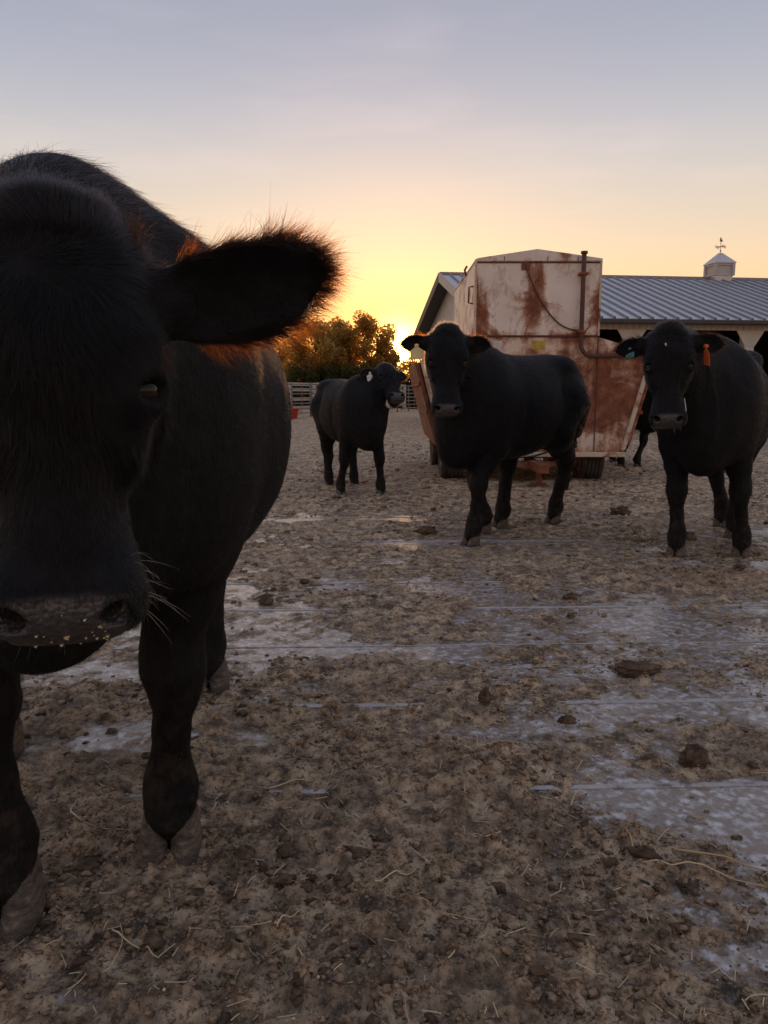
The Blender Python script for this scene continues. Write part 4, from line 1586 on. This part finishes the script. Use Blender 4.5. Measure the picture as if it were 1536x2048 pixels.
def build_feeder():
    cx = 1.79
    y0, y1 = -1.38, 1.38            # local length, front faces the camera
    root = empty('feeder_wagon', (cx, 9.30 + 1.38, 0))
    tag(root, 'rusty cream metal feed wagon with flared hopper, on wheels behind the walking cow', 'feed wagon')
    bt, bb = 2.60, 1.755            # bin top and bottom
    w = 0.725
    # bin walls
    m = MB(); m.box(-w, w, y0, y0 + 0.02, bb, bt); m.build('front_panel', MAT['bin_front'], root)
    m = MB(); m.box(-w, w, y1 - 0.02, y1, bb, bt); m.build('rear_panel', MAT['bin_side'], root)
    for sd in (-1, 1):
        m = MB(); m.box(sd * w - 0.02 * (sd > 0), sd * w + 0.02 * (sd < 0), y0 + 0.022, y1 - 0.022, bb, bt); m.build('side_panel', MAT['bin_side'], root)
        m = MB()
        m.box(sd * w - 0.012, sd * w + 0.012, y0 - 0.012, y0 + 0.03, bb, bt + 0.003); m.build('corner_angle', MAT['flange'], root, bevel=0.003)
    # roof
    m = MB()
    m.prism([(-w - 0.012, bt), (w + 0.012, bt), (w + 0.012, bt + 0.03), (0.35, bt + 0.085), (-0.02, bt + 0.135), (-w + 0.02, bt + 0.035), (-w - 0.012, bt + 0.02)], y0 - 0.014, y1 + 0.014)
    roof = m.build('roof', MAT['bin_side'], root, bevel=0.004)
    for t_ in (-0.4, 0.1, 0.45):
        m = MB(); m.box(t_ - 0.004, t_ + 0.004, y0 - 0.019, y0 - 0.0145, bt + 0.004, bt + 0.05); m.build('seam', MAT['rust'], roof)
    # seams on the front
    m = MB(); m.box(-w, w, y0 - 0.010, y0 - 0.001, bt - 0.022, bt - 0.006); m.build('top_seam', MAT['dark_rust'], root, bevel=0.002)
    m = MB(); m.box(-w, w, y0 - 0.014, y0 - 0.001, bb - 0.012, bb + 0.008); m.build('bottom_seam', MAT['dark_rust'], root, bevel=0.002)
    # hopper: flared below the bin, drawn in towards the floor
    poly = [(-1.09, 0.395), (1.09, 0.395), (1.365, 1.46), (1.12, 1.63), (w, bb - 0.014), (-w, bb - 0.014), (-1.12, 1.63), (-1.365, 1.46)]
    m = MB(); m.prism(poly, y0 + 0.004, y0 + 0.022); m.build('hopper_front', MAT['hopper_front'], root)
    m = MB(); m.prism(poly, y1 - 0.022, y1 - 0.004); m.build('hopper_rear', MAT['hopper_side'], root)
    for sd in (-1, 1):
        for (pa, pb, mt, nm) in (((1.09, 0.395), (1.365, 1.46), 'hopper_side', 'hopper_side'), ((1.365, 1.46), (1.12, 1.63), 'bin_side', 'hopper_shoulder'), ((1.12, 1.63), (w, bb - 0.014), 'bin_side', 'hopper_shoulder')):
            m = MB()
            (xa, za), (xb, zb) = pa, pb
            m.prism([(sd * xa, za), (sd * xb, zb), (sd * (xb - 0.02), zb), (sd * (xa - 0.02), za)], y0 + 0.023, y1 - 0.023)
            m.build(nm, MAT[mt], root)
        # pale edge flanges on the front
        m = MB()
        m.prism([(sd * 1.095, 0.42), (sd * 1.365, 1.465), (sd * 1.315, 1.465), (sd * 1.045, 0.42)], y0 - 0.035, y0 + 0.003)
        m.build('edge_flange', MAT['flange'], root, bevel=0.004)
        # feeding flap along the side with its stiffeners
        m = MB()
        a1, a2 = (sd * 1.115, 0.47), (sd * 1.375, 1.45)
        off = sd * 0.05
        m.prism([a1, a2, (a2[0] + off, a2[1] + 0.0), (a1[0] + off, a1[1] - 0.01)], y0 + 0.03, y1 - 0.03)
        fl = m.build('side_flap', MAT['hopper_side'], root, bevel=0.006)
        for zz in (0.40, 0.75):
            px = a1[0] + (a2[0] - a1[0]) * zz + off
            pz = a1[1] + (a2[1] - a1[1]) * zz
            m = MB(); m.box(px - 0.012, px + 0.025 * sd + 0.012, y0 + 0.04, y1 - 0.04, pz - 0.022, pz + 0.022); m.build('stiffener', MAT['rust'], fl, bevel=0.004)
    m = MB(); m.box(-1.10, 1.10, y0 - 0.045, y0 + 0.06, 0.335, 0.394); m.build('sill_beam', MAT['flange'], root, bevel=0.008)
    m = MB(); m.box(-1.10, 1.10, y1 - 0.06, y1 + 0.03, 0.335, 0.394); m.build('sill_beam', MAT['flange'], root, bevel=0.008)
    m = MB(); m.box(-1.04, 1.04, y0 + 0.065, y1 - 0.065, 0.36, 0.392); m.build('floor', MAT['rust'], root)
    for xx in (0.28, 0.42, -0.62):
        m = MB(); m.box(xx - 0.05, xx + 0.05, y0 - 0.062, y0 - 0.046, 0.325, 0.402); m.build('bracket', MAT['flange'], root, bevel=0.004)
    for xx in (-w, w):
        m = MB(); m.box(xx - 0.006, xx + 0.006, y0 - 0.004, y0 + 0.0035, 0.40, bb - 0.02); m.build('weld_seam', MAT['dark_rust'], root)
    # hinge strip and rivets
    for i in range(13):
        x = -0.68 + i * 0.113
        m = MB(); m.tube([(x, y0 - 0.022, bb - 0.002), (x, y0 - 0.013, bb - 0.002)], 0.007, 6); m.build('rivet', MAT['rust'], root)
    # unloading pipe
    px = 0.505
    yy = y0 - 0.075
    pts = [(px, yy, bt + 0.075), (px, yy, 2.2), (px, yy, 1.72)]
    for k in range(1, 7):
        a = k / 6 * math.pi / 2
        pts.append((px + 0.14 * (1 - math.cos(a)), yy, 1.66 - 0.14 * math.sin(a)))
    pts += [(px + 0.5, yy, 1.528), (px + 0.93, yy, 1.56)]
    m = MB(); m.tube(pts, 0.027, 12); pipe = m.build('unloading_pipe', MAT['dark_rust'], root, smooth=True)
    m = MB(); m.tube([(px, yy, bt + 0.07), (px, yy, bt + 0.098)], 0.040, 12); m.build('pipe_cap', MAT['dark_rust'], pipe)
    for zz in (2.45, 1.80):
        m = MB(); m.box(px - 0.05, px + 0.05, yy - 0.034, y0 - 0.002, zz - 0.015, zz + 0.015); m.build('pipe_clamp', MAT['rust'], pipe, bevel=0.003)
    m = MB(); m.tube([(px + 0.05, y0 - 0.03, 1.80), (px + 0.10, y0 - 0.03, 1.86), (px + 0.11, y0 - 0.03, 1.92)], 0.008, 6); m.build('latch', MAT['rust'], root)
    # sagging cable across the front
    pts = []
    for i in range(19):
        t = i / 18
        x = -0.16 + (px - 0.02 + 0.16) * t
        z = 2.56 - 0.74 * (1 - (1 - t) ** 2.2)
        pts.append((x, y0 - 0.016 - 0.004 * math.sin(i), z))
    m = MB(); m.tube(pts, 0.0085, 6); m.build('cable', MAT['dark_rust'], root, smooth=True)
    m = MB(); m.box(-0.20, -0.10, y0 - 0.012, y0 - 0.001, 2.50, 2.575); m.build('cable_plate', MAT['rust'], root, bevel=0.003)
    # side handle
    m = MB(); m.tube([(-w, y0 + 0.25, 2.35), (-w - 0.05, y0 + 0.25, 2.34), (-w - 0.055, y0 + 0.25, 2.16), (-w, y0 + 0.25, 2.15)], 0.011, 8); m.build('handle', MAT['rust'], root, smooth=True)
    m = MB(); m.tube([(-w - 0.004, y0 + 1.0, bt - 0.02), (-w - 0.03, y0 + 1.0, bt + 0.05), (-w - 0.0, y0 + 1.0, bt + 0.10)], 0.015, 8); m.build('lifting_hook', MAT['rust'], root, smooth=True)
    # decals
    m = MB(); m.box(-0.055, 0.10, y0 - 0.004, y0 + 0.003, 1.60, 1.70); m.build('yellow_decal', MAT['decal_yellow'], root)
    m = MB(); m.box(-0.50, -0.40, y0 - 0.004, y0 + 0.003, 1.61, 1.70); m.build('white_decal', MAT['decal_white'], root)
    # running gear
    for ya in (y0 + 0.42, y1 - 0.5):
        m = MB(); m.tube([(-0.95, ya, 0.325), (0.76, ya, 0.325)], 0.04, 10); m.build('axle', MAT['rust'], root)
        for sd in (-1, 1):
            wc = (-0.95 if sd < 0 else 0.76, ya, 0.325)
            e = bpy.data.objects.new('wheel', None)
            link(e, root)
            e.location = wc
            m = MB()
            m.lathe([(-0.085, 0.19), (-0.125, 0.22), (-0.142, 0.27), (-0.135, 0.305), (-0.105, 0.322), (-0.078, 0.325), (-0.076, 0.314), (-0.066, 0.314), (-0.064, 0.327),
                     (-0.030, 0.329), (-0.028, 0.316), (-0.018, 0.316), (-0.016, 0.330), (0.016, 0.330), (0.018, 0.316), (0.028, 0.316), (0.030, 0.329), (0.064, 0.327), (0.066, 0.314),
                     (0.076, 0.314), (0.078, 0.325), (0.105, 0.322), (0.135, 0.305), (0.142, 0.27), (0.125, 0.22), (0.085, 0.19)], 40, 'x')
            m.build('tyre', MAT['tyre'], e, smooth=False)
            m = MB()
            m.lathe([(-0.112, 0.205), (-0.117, 0.19), (-0.085, 0.17), (-0.05, 0.09), (-0.09, 0.05), (-0.09, 0.01)], 28, 'x')
            m.lathe([(0.112, 0.205), (0.117, 0.19), (0.085, 0.17), (0.05, 0.09), (0.09, 0.05), (0.09, 0.01)], 28, 'x')
            m.build('rim', MAT['flange'], e, smooth=True)
    # drawbar, jack and hose under the front
    m = MB()
    m.prism([(-0.55, 0.28), (0.55, 0.28), (0.10, 0.19), (-0.10, 0.19)], y0 - 0.02, y0 + 0.10)
    m.build('crossmember', MAT['rust'], root, bevel=0.005)
    m = MB(); m.box(-0.06, 0.06, y0 - 0.65, y0 + 0.30, 0.20, 0.30); m.build('drawbar', MAT['rust'], root, bevel=0.006)
    m = MB(); m.box(-0.03, 0.03, y0 - 0.40, y0 - 0.34, 0.06, 0.20); jk = m.build('jack', MAT['rust'], root)
    m = MB(); m.box(-0.09, 0.09, y0 - 0.44, y0 - 0.30, 0.0, 0.058); m.build('jack_foot', MAT['rust'], jk, bevel=0.005)
    m = MB(); m.tube([(-0.1, y0 - 0.05, 0.33), (0.0, y0 - 0.14, 0.36), (0.12, y0 - 0.16, 0.40), (0.20, y0 - 0.07, 0.42)], 0.012, 8); m.build('hose', MAT['tyre'], root, smooth=True)


# ------------------------------------------------------------------ barn


def build_barn():
    th = R(7.0)
    root = empty('barn', (2.34, 27.3, 0), th)         # local: x along the ridge, y depth, origin under the ridge at the gable
    tag(root, 'long open-front barn with grey metal roof behind the feed wagon', 'barn')
    half, eave, rise, Lb = 6.0, 3.17, 1.90, 24.0
    ov = 0.45
    pitch = math.atan2(rise, half)
    sl = math.hypot(half, rise)

    # roof panels, each with its rib; shared mesh per slope
    pw = 0.36
    nP = int((Lb + ov) / pw)
    for sd in (-1, 1):
        def pt(x, t, up):   # t along slope from ridge (0) to eave (1)
            return Vector((x, sd * (half + 0.35) * t * 1.0 + sd * 0.0 - 0.0 + up * math.sin(pitch) * sd, eave + rise - (rise + 0.35 * rise / half) * t + up * math.cos(pitch)))
        prof = [(0, 0.0), (pw - 0.085, 0.0), (pw - 0.065, 0.05), (pw - 0.020, 0.05), (pw, 0.0)]
        V, F = [], []
        for (x, up) in prof:
            for t in (0, 1):
                V.append(pt(x, t, 0.012 + up))
        for (x, up) in prof:
            for t in (0, 1):
                V.append(pt(x, t, 0.0))
        n = len(prof)
        for i in range(n - 1):
            F.append((2 * i, 2 * i + 1, 2 * i + 3, 2 * i + 2))
            F.append((2 * n + 2 * i, 2 * n + 2 * i + 2, 2 * n + 2 * i + 3, 2 * n + 2 * i + 1))
            F.append((2 * i + 1, 2 * n + 2 * i + 1, 2 * n + 2 * i + 3, 2 * i + 3))
        m = MB(); m.raw(V, F)
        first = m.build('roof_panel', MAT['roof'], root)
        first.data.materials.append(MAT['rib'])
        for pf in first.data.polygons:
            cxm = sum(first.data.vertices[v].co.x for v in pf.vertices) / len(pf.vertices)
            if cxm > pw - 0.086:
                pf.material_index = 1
        first.location = (-ov, 0, 0)
        for i in range(1, nP):
            o = first.copy()
            link(o, root)
            o.location = (-ov + i * pw, 0, 0)
        # roof deck and soffit under the panels
        m = MB()
        m.raw([pt(x, t, u) for x in (-ov + 0.01, Lb - 0.2) for t in (0.0, 0.995) for u in (-0.14, -0.004)],
              [(0, 2, 3, 1), (4, 5, 7, 6), (0, 1, 5, 4), (2, 6, 7, 3), (1, 3, 7, 5), (0, 4, 6, 2)])
        m.build('roof_deck', MAT['trim'], root)
        # rake board with a pale cap
        m = MB()
        m.raw([pt(x, t, u) for x in (-ov - 0.045, -ov - 0.002) for t in (0.0, 1.0) for u in (-0.24, 0.058)],
              [(0, 2, 3, 1), (4, 5, 7, 6), (0, 1, 5, 4), (2, 6, 7, 3), (1, 3, 7, 5), (0, 4, 6, 2)])
        m.build('rake_board', MAT['trim'] if sd > 0 else MAT['cupola'], root)
        # gutter
        yy = sd * (half + 0.35)
        zz = eave - 0.35 * rise / half
        m = MB()
        m.box(-ov, Lb, yy - 0.07 + 0.075 * sd, yy + 0.07 + 0.075 * sd, zz - 0.13, zz - 0.012)
        m.build('gutter', MAT['trim'], root, bevel=0.02)
    m = MB()
    m.prism([(-0.22, eave + rise - 0.055), (0, eave + rise + 0.045), (0.22, eave + rise - 0.055), (0.22, eave + rise - 0.03), (0, eave + rise + 0.08), (-0.22, eave + rise - 0.03)], -ov, Lb, axis='x')
    m.build('ridge_cap', MAT['vane'], root)
    # front wall: header of vertical boards, posts with knee braces
    yf = -half
    hz0, hz1 = 2.93, 3.03
    bw = 0.19
    nb = int(Lb / bw)
    m = MB(); m.box(0.006, bw - 0.006, yf, yf + 0.025, hz0 - 0.12, hz1)
    b0 = m.build('header_board', MAT['siding'], root)
    for i in range(1, nb):
        o = b0.copy(); link(o, root); o.location = (i * bw, 0, 0)
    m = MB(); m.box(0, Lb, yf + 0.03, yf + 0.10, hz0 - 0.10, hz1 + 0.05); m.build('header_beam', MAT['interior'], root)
    x = 0.3
    step = 3.45
    xs = [0.27, 3.75, 7.23, 10.71, 14.19, 17.67, 21.15]
    first = None
    for x in xs:
        if first is None:
            m = MB()
            m.box(-0.14, 0.14, yf - 0.02, yf + 0.26, -0.05, hz0 - 0.13)
            first = m.build('post', MAT['siding'], root)
            # two knee-brace panels, wide at the top
            m = MB()
            m.prism([(-0.145, hz0 - 0.55), (0.145, hz0 - 0.55), (0.42, hz0 - 0.121), (-0.42, hz0 - 0.121)], yf - 0.045, yf - 0.022)
            kb = m.build('knee_brace', MAT['siding'], first)
            first.location = (x, 0, 0)
        else:
            o = first.copy(); link(o, root); o.location = (x, 0, 0)
            k = kb.copy(); link(k, o)
    # gable wall of vertical boards
    gb = 0.30
    n = int(2 * half / gb)
    for i in range(n):
        ya = -half + i * gb
        yb = ya + gb - 0.02
        za = eave + rise * (1 - abs(ya) / half) - 0.16
        zb = eave + rise * (1 - abs(yb) / half) - 0.16
        m = MB()
        pol = [(ya, 0.0), (yb, 0.0), (yb, zb), (ya, za)]
        m.prism(pol, 0.0, 0.028, axis='x')
        m.build('gable_board', MAT['siding'], root)
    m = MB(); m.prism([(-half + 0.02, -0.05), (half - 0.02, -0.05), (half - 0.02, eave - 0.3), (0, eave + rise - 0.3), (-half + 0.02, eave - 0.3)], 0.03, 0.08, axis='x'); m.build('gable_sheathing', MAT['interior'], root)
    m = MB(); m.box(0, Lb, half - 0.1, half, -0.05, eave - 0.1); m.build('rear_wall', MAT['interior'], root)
    m = MB(); m.prism([(-half, -0.05), (half, -0.05), (half, eave - 0.2), (0, eave + rise - 0.25), (-half, eave - 0.2)], Lb - 0.05, Lb, axis='x'); m.build('end_wall', MAT['siding'], root)
    m = MB(); m.box(0.1, Lb - 0.1, -half - 0.2, half - 0.12, -0.06, 0.015); m.build('barn_floor', MAT['dirt'], root)
    # feed bunk pipe along the front
    m = MB(); m.tube([(1.9, yf - 0.3, 0.55), (Lb, yf - 0.3, 0.55)], 0.05, 10); m.build('front_rail', MAT['pipe'], root)
    # cupola
    cxp = 9.62
    rz = eave + rise
    cup = bpy.data.objects.new('cupola', None); link(cup, root); cup.location = (cxp, 0, rz)
    vs = 0.82
    k = 0.33
    m = MB(); m.prism([(-k, -0.22), (k, -0.22), (k, 0.10), (-k, 0.10)], -k, k); m.build('cupola_base', MAT['roof'], cup)
    m = MB(); m.box(-k + 0.02, k - 0.02, -k + 0.02, k - 0.02, 0.10, 0.50); m.build('cupola_wall', MAT['cupola'], cup)
    for (sx, sy) in ((-1, -1), (1, -1), (-1, 1), (1, 1)):
        m = MB(); m.box(sx * k - 0.05, sx * k + 0.05, sy * k - 0.05, sy * k + 0.05, 0.09, 0.51); m.build('corner_trim', MAT['cupola'], cup)
    for zz in (0.12, 0.47):
        m = MB(); m.box(-k - 0.03, k + 0.03, -k - 0.03, k + 0.03, zz - 0.03, zz + 0.03); m.build('trim_band', MAT['cupola'], cup)
    m = MB()
    e = k + 0.07
    m.raw([(-e, -e, 0.51), (e, -e, 0.51), (e, e, 0.51), (-e, e, 0.51), (-e, -e, 0.54), (e, -e, 0.54), (e, e, 0.54), (-e, e, 0.54), (-0.05, -0.05, 0.90), (0.05, -0.05, 0.90), (0.05, 0.05, 0.90), (-0.05, 0.05, 0.90)],
          [(0, 3, 2, 1), (0, 1, 5, 4), (1, 2, 6, 5), (2, 3, 7, 6), (3, 0, 4, 7), (4, 5, 9, 8), (5, 6, 10, 9), (6, 7, 11, 10), (7, 4, 8, 11), (8, 9, 10, 11)])
    m.build('cupola_roof', MAT['roof'], cup)
    m = MB()
    m.tube([(0, 0, 0.88), (0, 0, 1.58)], 0.018, 8)
    m.tube([(-0.26, 0, 1.18), (0.26, 0, 1.18)], 0.014, 6)
    m.tube([(0, -0.26, 1.18), (0, 0.26, 1.18)], 0.014, 6)
    for (x_, y_) in ((-0.27, 0), (0.27, 0), (0, -0.27), (0, 0.27)):
        m.box(x_ - 0.045, x_ + 0.045, y_ - 0.01, y_ + 0.01, 1.12, 1.135)
        m.box(x_ - 0.045, x_ - 0.028, y_ - 0.01, y_ + 0.01, 1.135, 1.235)
        m.box(x_ + 0.028, x_ + 0.045, y_ - 0.01, y_ + 0.01, 1.135, 1.235)
    m.lathe([(0.96, 0.02), (1.0, 0.05), (1.04, 0.02)], 10, 'z')
    # pointer with tail and a small figure
    m.tube([(-0.05, -0.22, 1.42), (0.05, 0.22, 1.42)], 0.012, 6)
    m.prism([(-0.06, 1.40), (0.06, 1.40), (0.08, 1.50), (0.0, 1.47), (-0.03, 1.58), (-0.07, 1.50)], -0.01, 0.01)
    m.prism([(0.04, 1.39), (0.14, 1.42), (0.04, 1.45)], -0.01, 0.01)
    wv = m.build('weathervane', MAT['vane'], cup); wv.scale = (0.62, 0.62, 0.80); wv.location = (0, 0, 0.17)


# ------------------------------------------------------------------ fence, tub, trees


def build_fence():
    A, B = Vector((-7.2, 26.0, 0)), Vector((3.4, 49.0, 0))
    d = (B - A).normalized()
    L = (B - A).length
    rz = math.atan2(d.y, d.x)
    # pipe gate panels
    n = 8
    pl = L / n
    root0 = None
    names = ('first', 'second', 'third', 'fourth', 'fifth', 'sixth', 'seventh', 'eighth')
    for i in range(n):
        p = A + d * pl * i
        root = empty('pipe_panel', tuple(p), rz)
        tag(root, 'seven-rail steel pipe panel, %s along the yard fence from the near cow' % names[i], 'fence panel', 'steel pipe panels of the yard fence')
        ln = pl - 0.06
        if root0 is None:
            root0 = []
            for k in range(7):
                z = 0.22 + k * 0.205
                m = MB(); m.tube([(0.02, 0, z), (ln - 0.02, 0, z)], 0.026, 8)
                root0.append(m.build('rail', MAT['pipe'], root, smooth=True))
            for x in (0.0, ln * 0.5, ln):
                m = MB(); m.tube([(x, 0, -0.05), (x, 0, 1.50)], 0.032, 8)
                root0.append(m.build('upright', MAT['pipe'], root, smooth=True))
            for x in (ln * 0.25, ln * 0.75):
                m = MB(); m.box(x - 0.02, x + 0.02, -0.036, -0.027, 0.2, 1.47)
                root0.append(m.build('brace', MAT['pipe'], root))
        else:
            for o in root0:
                c = o.copy(); link(c, root)
    # white board fence just behind
    off = Vector((-d.y, d.x, 0)) * 2.2
    root = empty('board_fence', tuple(A + off), rz)
    tag(root, 'white wooden board fence behind the steel pipe panels', 'fence')
    nb = 11
    bl = L / nb
    for i in range(nb + 1):
        m = MB(); m.box(i * bl - 0.07, i * bl + 0.07, 0.03, 0.17, -0.05, 1.52); m.build('post', MAT['board'], root)
    for i in range(nb):
        for z in (0.35, 0.80, 1.22, 1.50):
            dz = random.uniform(-0.02, 0.02)
            m = MB(); m.box(i * bl + 0.01, (i + 1) * bl - 0.01, 0.0, 0.028, z + dz - 0.075, z + dz + 0.075); m.build('board', MAT['board'], root)
    # red tub
    root = empty('feed_tub', (-3.80, 31.6, 0))
    tag(root, 'red plastic feed tub at the foot of the fence beside the near cow', 'tub')
    m = MB()
    m.lathe([(0.0, 0.24), (0.02, 0.27), (0.40, 0.36), (0.43, 0.39), (0.46, 0.39), (0.46, 0.36), (0.42, 0.345), (0.05, 0.25)], 24, 'z')
    m.build('tub_body', MAT['red_tub'], root, smooth=False)
    m = MB(); m.tube([(0.37, 0, 0.43), (0.43, 0.0, 0.36), (0.40, 0, 0.28)], 0.015, 6); m.build('handle', MAT['red_tub'], root)


def tree(name, label, x, y, h, rad, n_leaf, mat, seed, size=0.16, low=0.15, group=None, cat='tree'):
    r_ = np.random.default_rng(seed)
    root = empty(name, (x, y, -0.05))
    tag(root, label, cat, group)
    m = MB()
    tips = []
    m.tube([(0, 0, 0), (0.05, 0, h * 0.25), (-0.04, 0.03, h * 0.55), (0.02, 0, h * 0.88)], [0.05 * h * 0.5, 0.04 * h * 0.5, 0.025 * h * 0.5, 0.008], 8)
    cl = []
    nb = 26
    for i in range(nb):
        t = low + (0.97 - low) * (i + 0.5) / nb
        a = i * 2.4 + r_.uniform(-0.5, 0.5)
        env = rad * (0.42 + 0.75 * math.sin(min(max((t - 0.02), 0) * 2.9, 3.0))) * r_.uniform(0.55, 1.1)
        if t > 0.8:
            env *= max(0.25, (1.08 - t) / 0.28)
        tip = Vector((math.cos(a) * env, math.sin(a) * env, h * t + r_.uniform(-0.1, 0.25)))
        base = Vector((0, 0, h * max(t - 0.22, 0.06)))
        mid = (tip + base) / 2 + Vector((0, 0, -0.06 * h))
        m.tube([base, mid, tip], [0.045, 0.028, 0.008], 5)
        cl.append((tip, r_.uniform(0.26, 0.44) * rad))
        cl.append((mid * 0.35 + tip * 0.65 + Vector((r_.uniform(-.3, .3), r_.uniform(-.3, .3), r_.uniform(0, .4))), r_.uniform(0.28, 0.46) * rad))
    m.build('trunk', MAT['bark'], root, smooth=True)
    cs = np.array([c[0] for c in cl])
    rs = np.array([c[1] for c in cl])
    k = r_.choice(len(cl), n_leaf, p=rs ** 2 / (rs ** 2).sum())
    v = r_.standard_normal((n_leaf, 3))
    v /= np.linalg.norm(v, axis=1, keepdims=True)
    P = cs[k] + v * (rs[k] * r_.random(n_leaf) ** 0.42)[:, None] * np.array([1, 1, 1.15])
    P[:, 2] = np.maximum(P[:, 2], 0.1)
    # leaf quads, folded along the midrib
    d1 = v * 0.5 + 0.8 * r_.standard_normal((n_leaf, 3)) + np.array([0, 0, -0.3])
    d1 /= np.linalg.norm(d1, axis=1, keepdims=True)
    d2 = np.cross(d1, r_.standard_normal((n_leaf, 3)))
    d2 /= np.linalg.norm(d2, axis=1, keepdims=True)
    sz = size * r_.uniform(0.6, 1.3, n_leaf)[:, None]
    V = np.stack([P - d1 * sz * 0.6, P + d2 * sz * 0.36, P + d1 * sz * 0.6, P - d2 * sz * 0.36], 1).reshape(-1, 3)
    F = np.arange(n_leaf * 4).reshape(-1, 4)
    np_mesh('crown', V, F, MAT[mat], root)


def build_trees():
    Y = 56.0
    px = lambda p, y: (p - 768) / 1550 * y
    G = 'trees behind the fence'
    tree('shrub_tree', 'tallest tree behind the fence, just left of the setting sun', px(735, Y), Y, 6.3, 1.7, 13000, 'leaf', 1, 0.17, group=G)
    tree('shrub_tree', 'bushy tree with two tops beside the tallest one, behind the fence', px(683, Y), Y + 1.5, 6.15, 1.8, 13000, 'leaf', 2, 0.17, group=G)
    tree('shrub_tree', 'broad round tree behind the white fence, nearest the big cow\'s ear', px(636, Y), Y - 1, 5.9, 2.1, 15000, 'leaf', 3, 0.17, group=G)
    tree('shrub_tree', 'low tree thinning out under the sun beside the tallest tree', px(767, Y), Y + 1, 4.7, 0.9, 6500, 'leaf', 4, 0.16, group=G)
    tree('shrub_tree', 'tree half hidden behind the big cow\'s shoulder and ear', px(590, Y), Y + 2, 4.6, 1.7, 6500, 'leaf', 5, 0.17, group=G)
    tree('shrub_tree', 'small tree between the sun and the barn gable', px(826, Y), Y + 4, 3.5, 1.2, 4200, 'leaf', 6, 0.16, group=G)
    tree('shrub_tree', 'tree hidden behind the big cow at the left of the tree row', px(520, Y), Y + 3, 5.4, 2.0, 6000, 'leaf', 8, 0.17, group=G)
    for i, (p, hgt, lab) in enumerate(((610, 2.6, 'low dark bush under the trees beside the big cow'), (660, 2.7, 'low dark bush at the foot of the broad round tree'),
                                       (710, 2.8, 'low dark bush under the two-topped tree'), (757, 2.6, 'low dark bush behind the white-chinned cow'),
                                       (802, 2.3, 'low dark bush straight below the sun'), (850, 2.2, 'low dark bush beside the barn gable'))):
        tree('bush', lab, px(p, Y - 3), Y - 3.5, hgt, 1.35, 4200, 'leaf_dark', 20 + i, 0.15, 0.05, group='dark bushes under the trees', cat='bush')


def grass_tuft():
    r_ = np.random.default_rng(3)
    n = 420
    P = np.stack([r_.normal(0, 0.10, n), r_.normal(0, 0.06, n), np.zeros(n)], -1)
    Vs, Fs = [], []
    for i in range(n):
        a = r_.uniform(0, 6.28)
        hgt = r_.uniform(0.012, 0.04)
        dx, dy = math.cos(a) * 0.0016, math.sin(a) * 0.0016
        lx, ly = r_.normal(0, 0.012, 2)
        p = P[i]
        Vs += [(p[0] - dx, p[1] - dy, 0), (p[0] + dx, p[1] + dy, 0), (p[0] + lx, p[1] + ly, hgt)]
        Fs.append((3 * i, 3 * i + 1, 3 * i + 2))
    o = np_mesh('grass_tuft', Vs, Fs, MAT['grass'], loc=(1.92, 5.65, 0.006))
    tag(o, 'patch of short green grass in front of the cow with the orange tag', 'grass tuft')


build_ground()
build_barn()
build_feeder()
build_fence()
build_trees()
build_cows()
build_debris()
grass_tuft()

CL = 'large manure clods on the yard'
clod('manure_clod', 'large flat cowpat on the bare concrete, right of centre', 1.00, 2.93, 0.105, 0.06, 0.028, 1, 0.1, group=CL)
clod('manure_clod', 'dark upright manure clod near the right edge', 0.93, 2.18, 0.050, 0.045, 0.045, 2, 0.4, group=CL)
clod('manure_clod', 'round dark manure clod in the middle of the yard', 0.36, 2.62, 0.026, 0.026, 0.030, 3, group=CL)
clod('manure_clod', 'dark manure clod on bare concrete beside the big cow\'s leg', -0.62, 3.95, 0.040, 0.036, 0.032, 4, group=CL)
clod('manure_clod', 'dark clod just in front of the walking cow\'s front hoof', 0.34, 5.95, 0.075, 0.055, 0.035, 7, group=CL)
clod('manure_clod', 'manure clod between the front legs of the cow with the orange tag', 2.28, 5.75, 0.07, 0.06, 0.045, 9, group=CL)
clod('manure_clod', 'manure lump on the yard behind the right-hand cow\'s legs', 2.15, 6.95, 0.11, 0.08, 0.06, 10, group=CL)
clod('manure_clod', 'small clod on the smooth strip in the middle distance', 1.0, 4.05, 0.045, 0.04, 0.028, 11, group=CL)
clod('manure_clod', 'small dark clod just left of the large flat cowpat', 0.62, 2.48, 0.035, 0.02, 0.018, 16, group=CL)

straw('long curled straw beside the big cow\'s front hoof', (-0.83, 1.98), (-0.655, 1.80), -0.28, 0.0028)
straw('straight straw in the lower middle of the yard', (-0.02, 1.565), (0.08, 1.64), 0.03)
straw('short straw lying left of the straight one', (-0.22, 1.42), (-0.17, 1.48), 0.02)
straw('longest straw near the right edge of the yard', (0.70, 1.72), (0.98, 1.60), 0.02, 0.0026)
straw('straw parallel to the longest one at the right', (0.60, 1.66), (0.86, 1.59), 0.04, 0.0022)
straw('upright-looking straw stub beside the longest straw', (0.60, 1.70), (0.605, 1.80), 0.02, 0.0022)
straw('short straw on the brown patch in the centre right', (0.50, 1.93), (0.55, 2.03), 0.02, 0.0022)
straw('thin curved straw in front of the large cowpat', (0.36, 3.10), (0.50, 2.98), -0.2, 0.0022)
straw('thin straw at the foot of the big cow\'s leg', (-0.32, 2.02), (-0.18, 2.08), 0.05, 0.002)
straw('straw lying at the lower left near the frame edge', (-0.55, 1.42), (-0.44, 1.36), 0.04, 0.002)
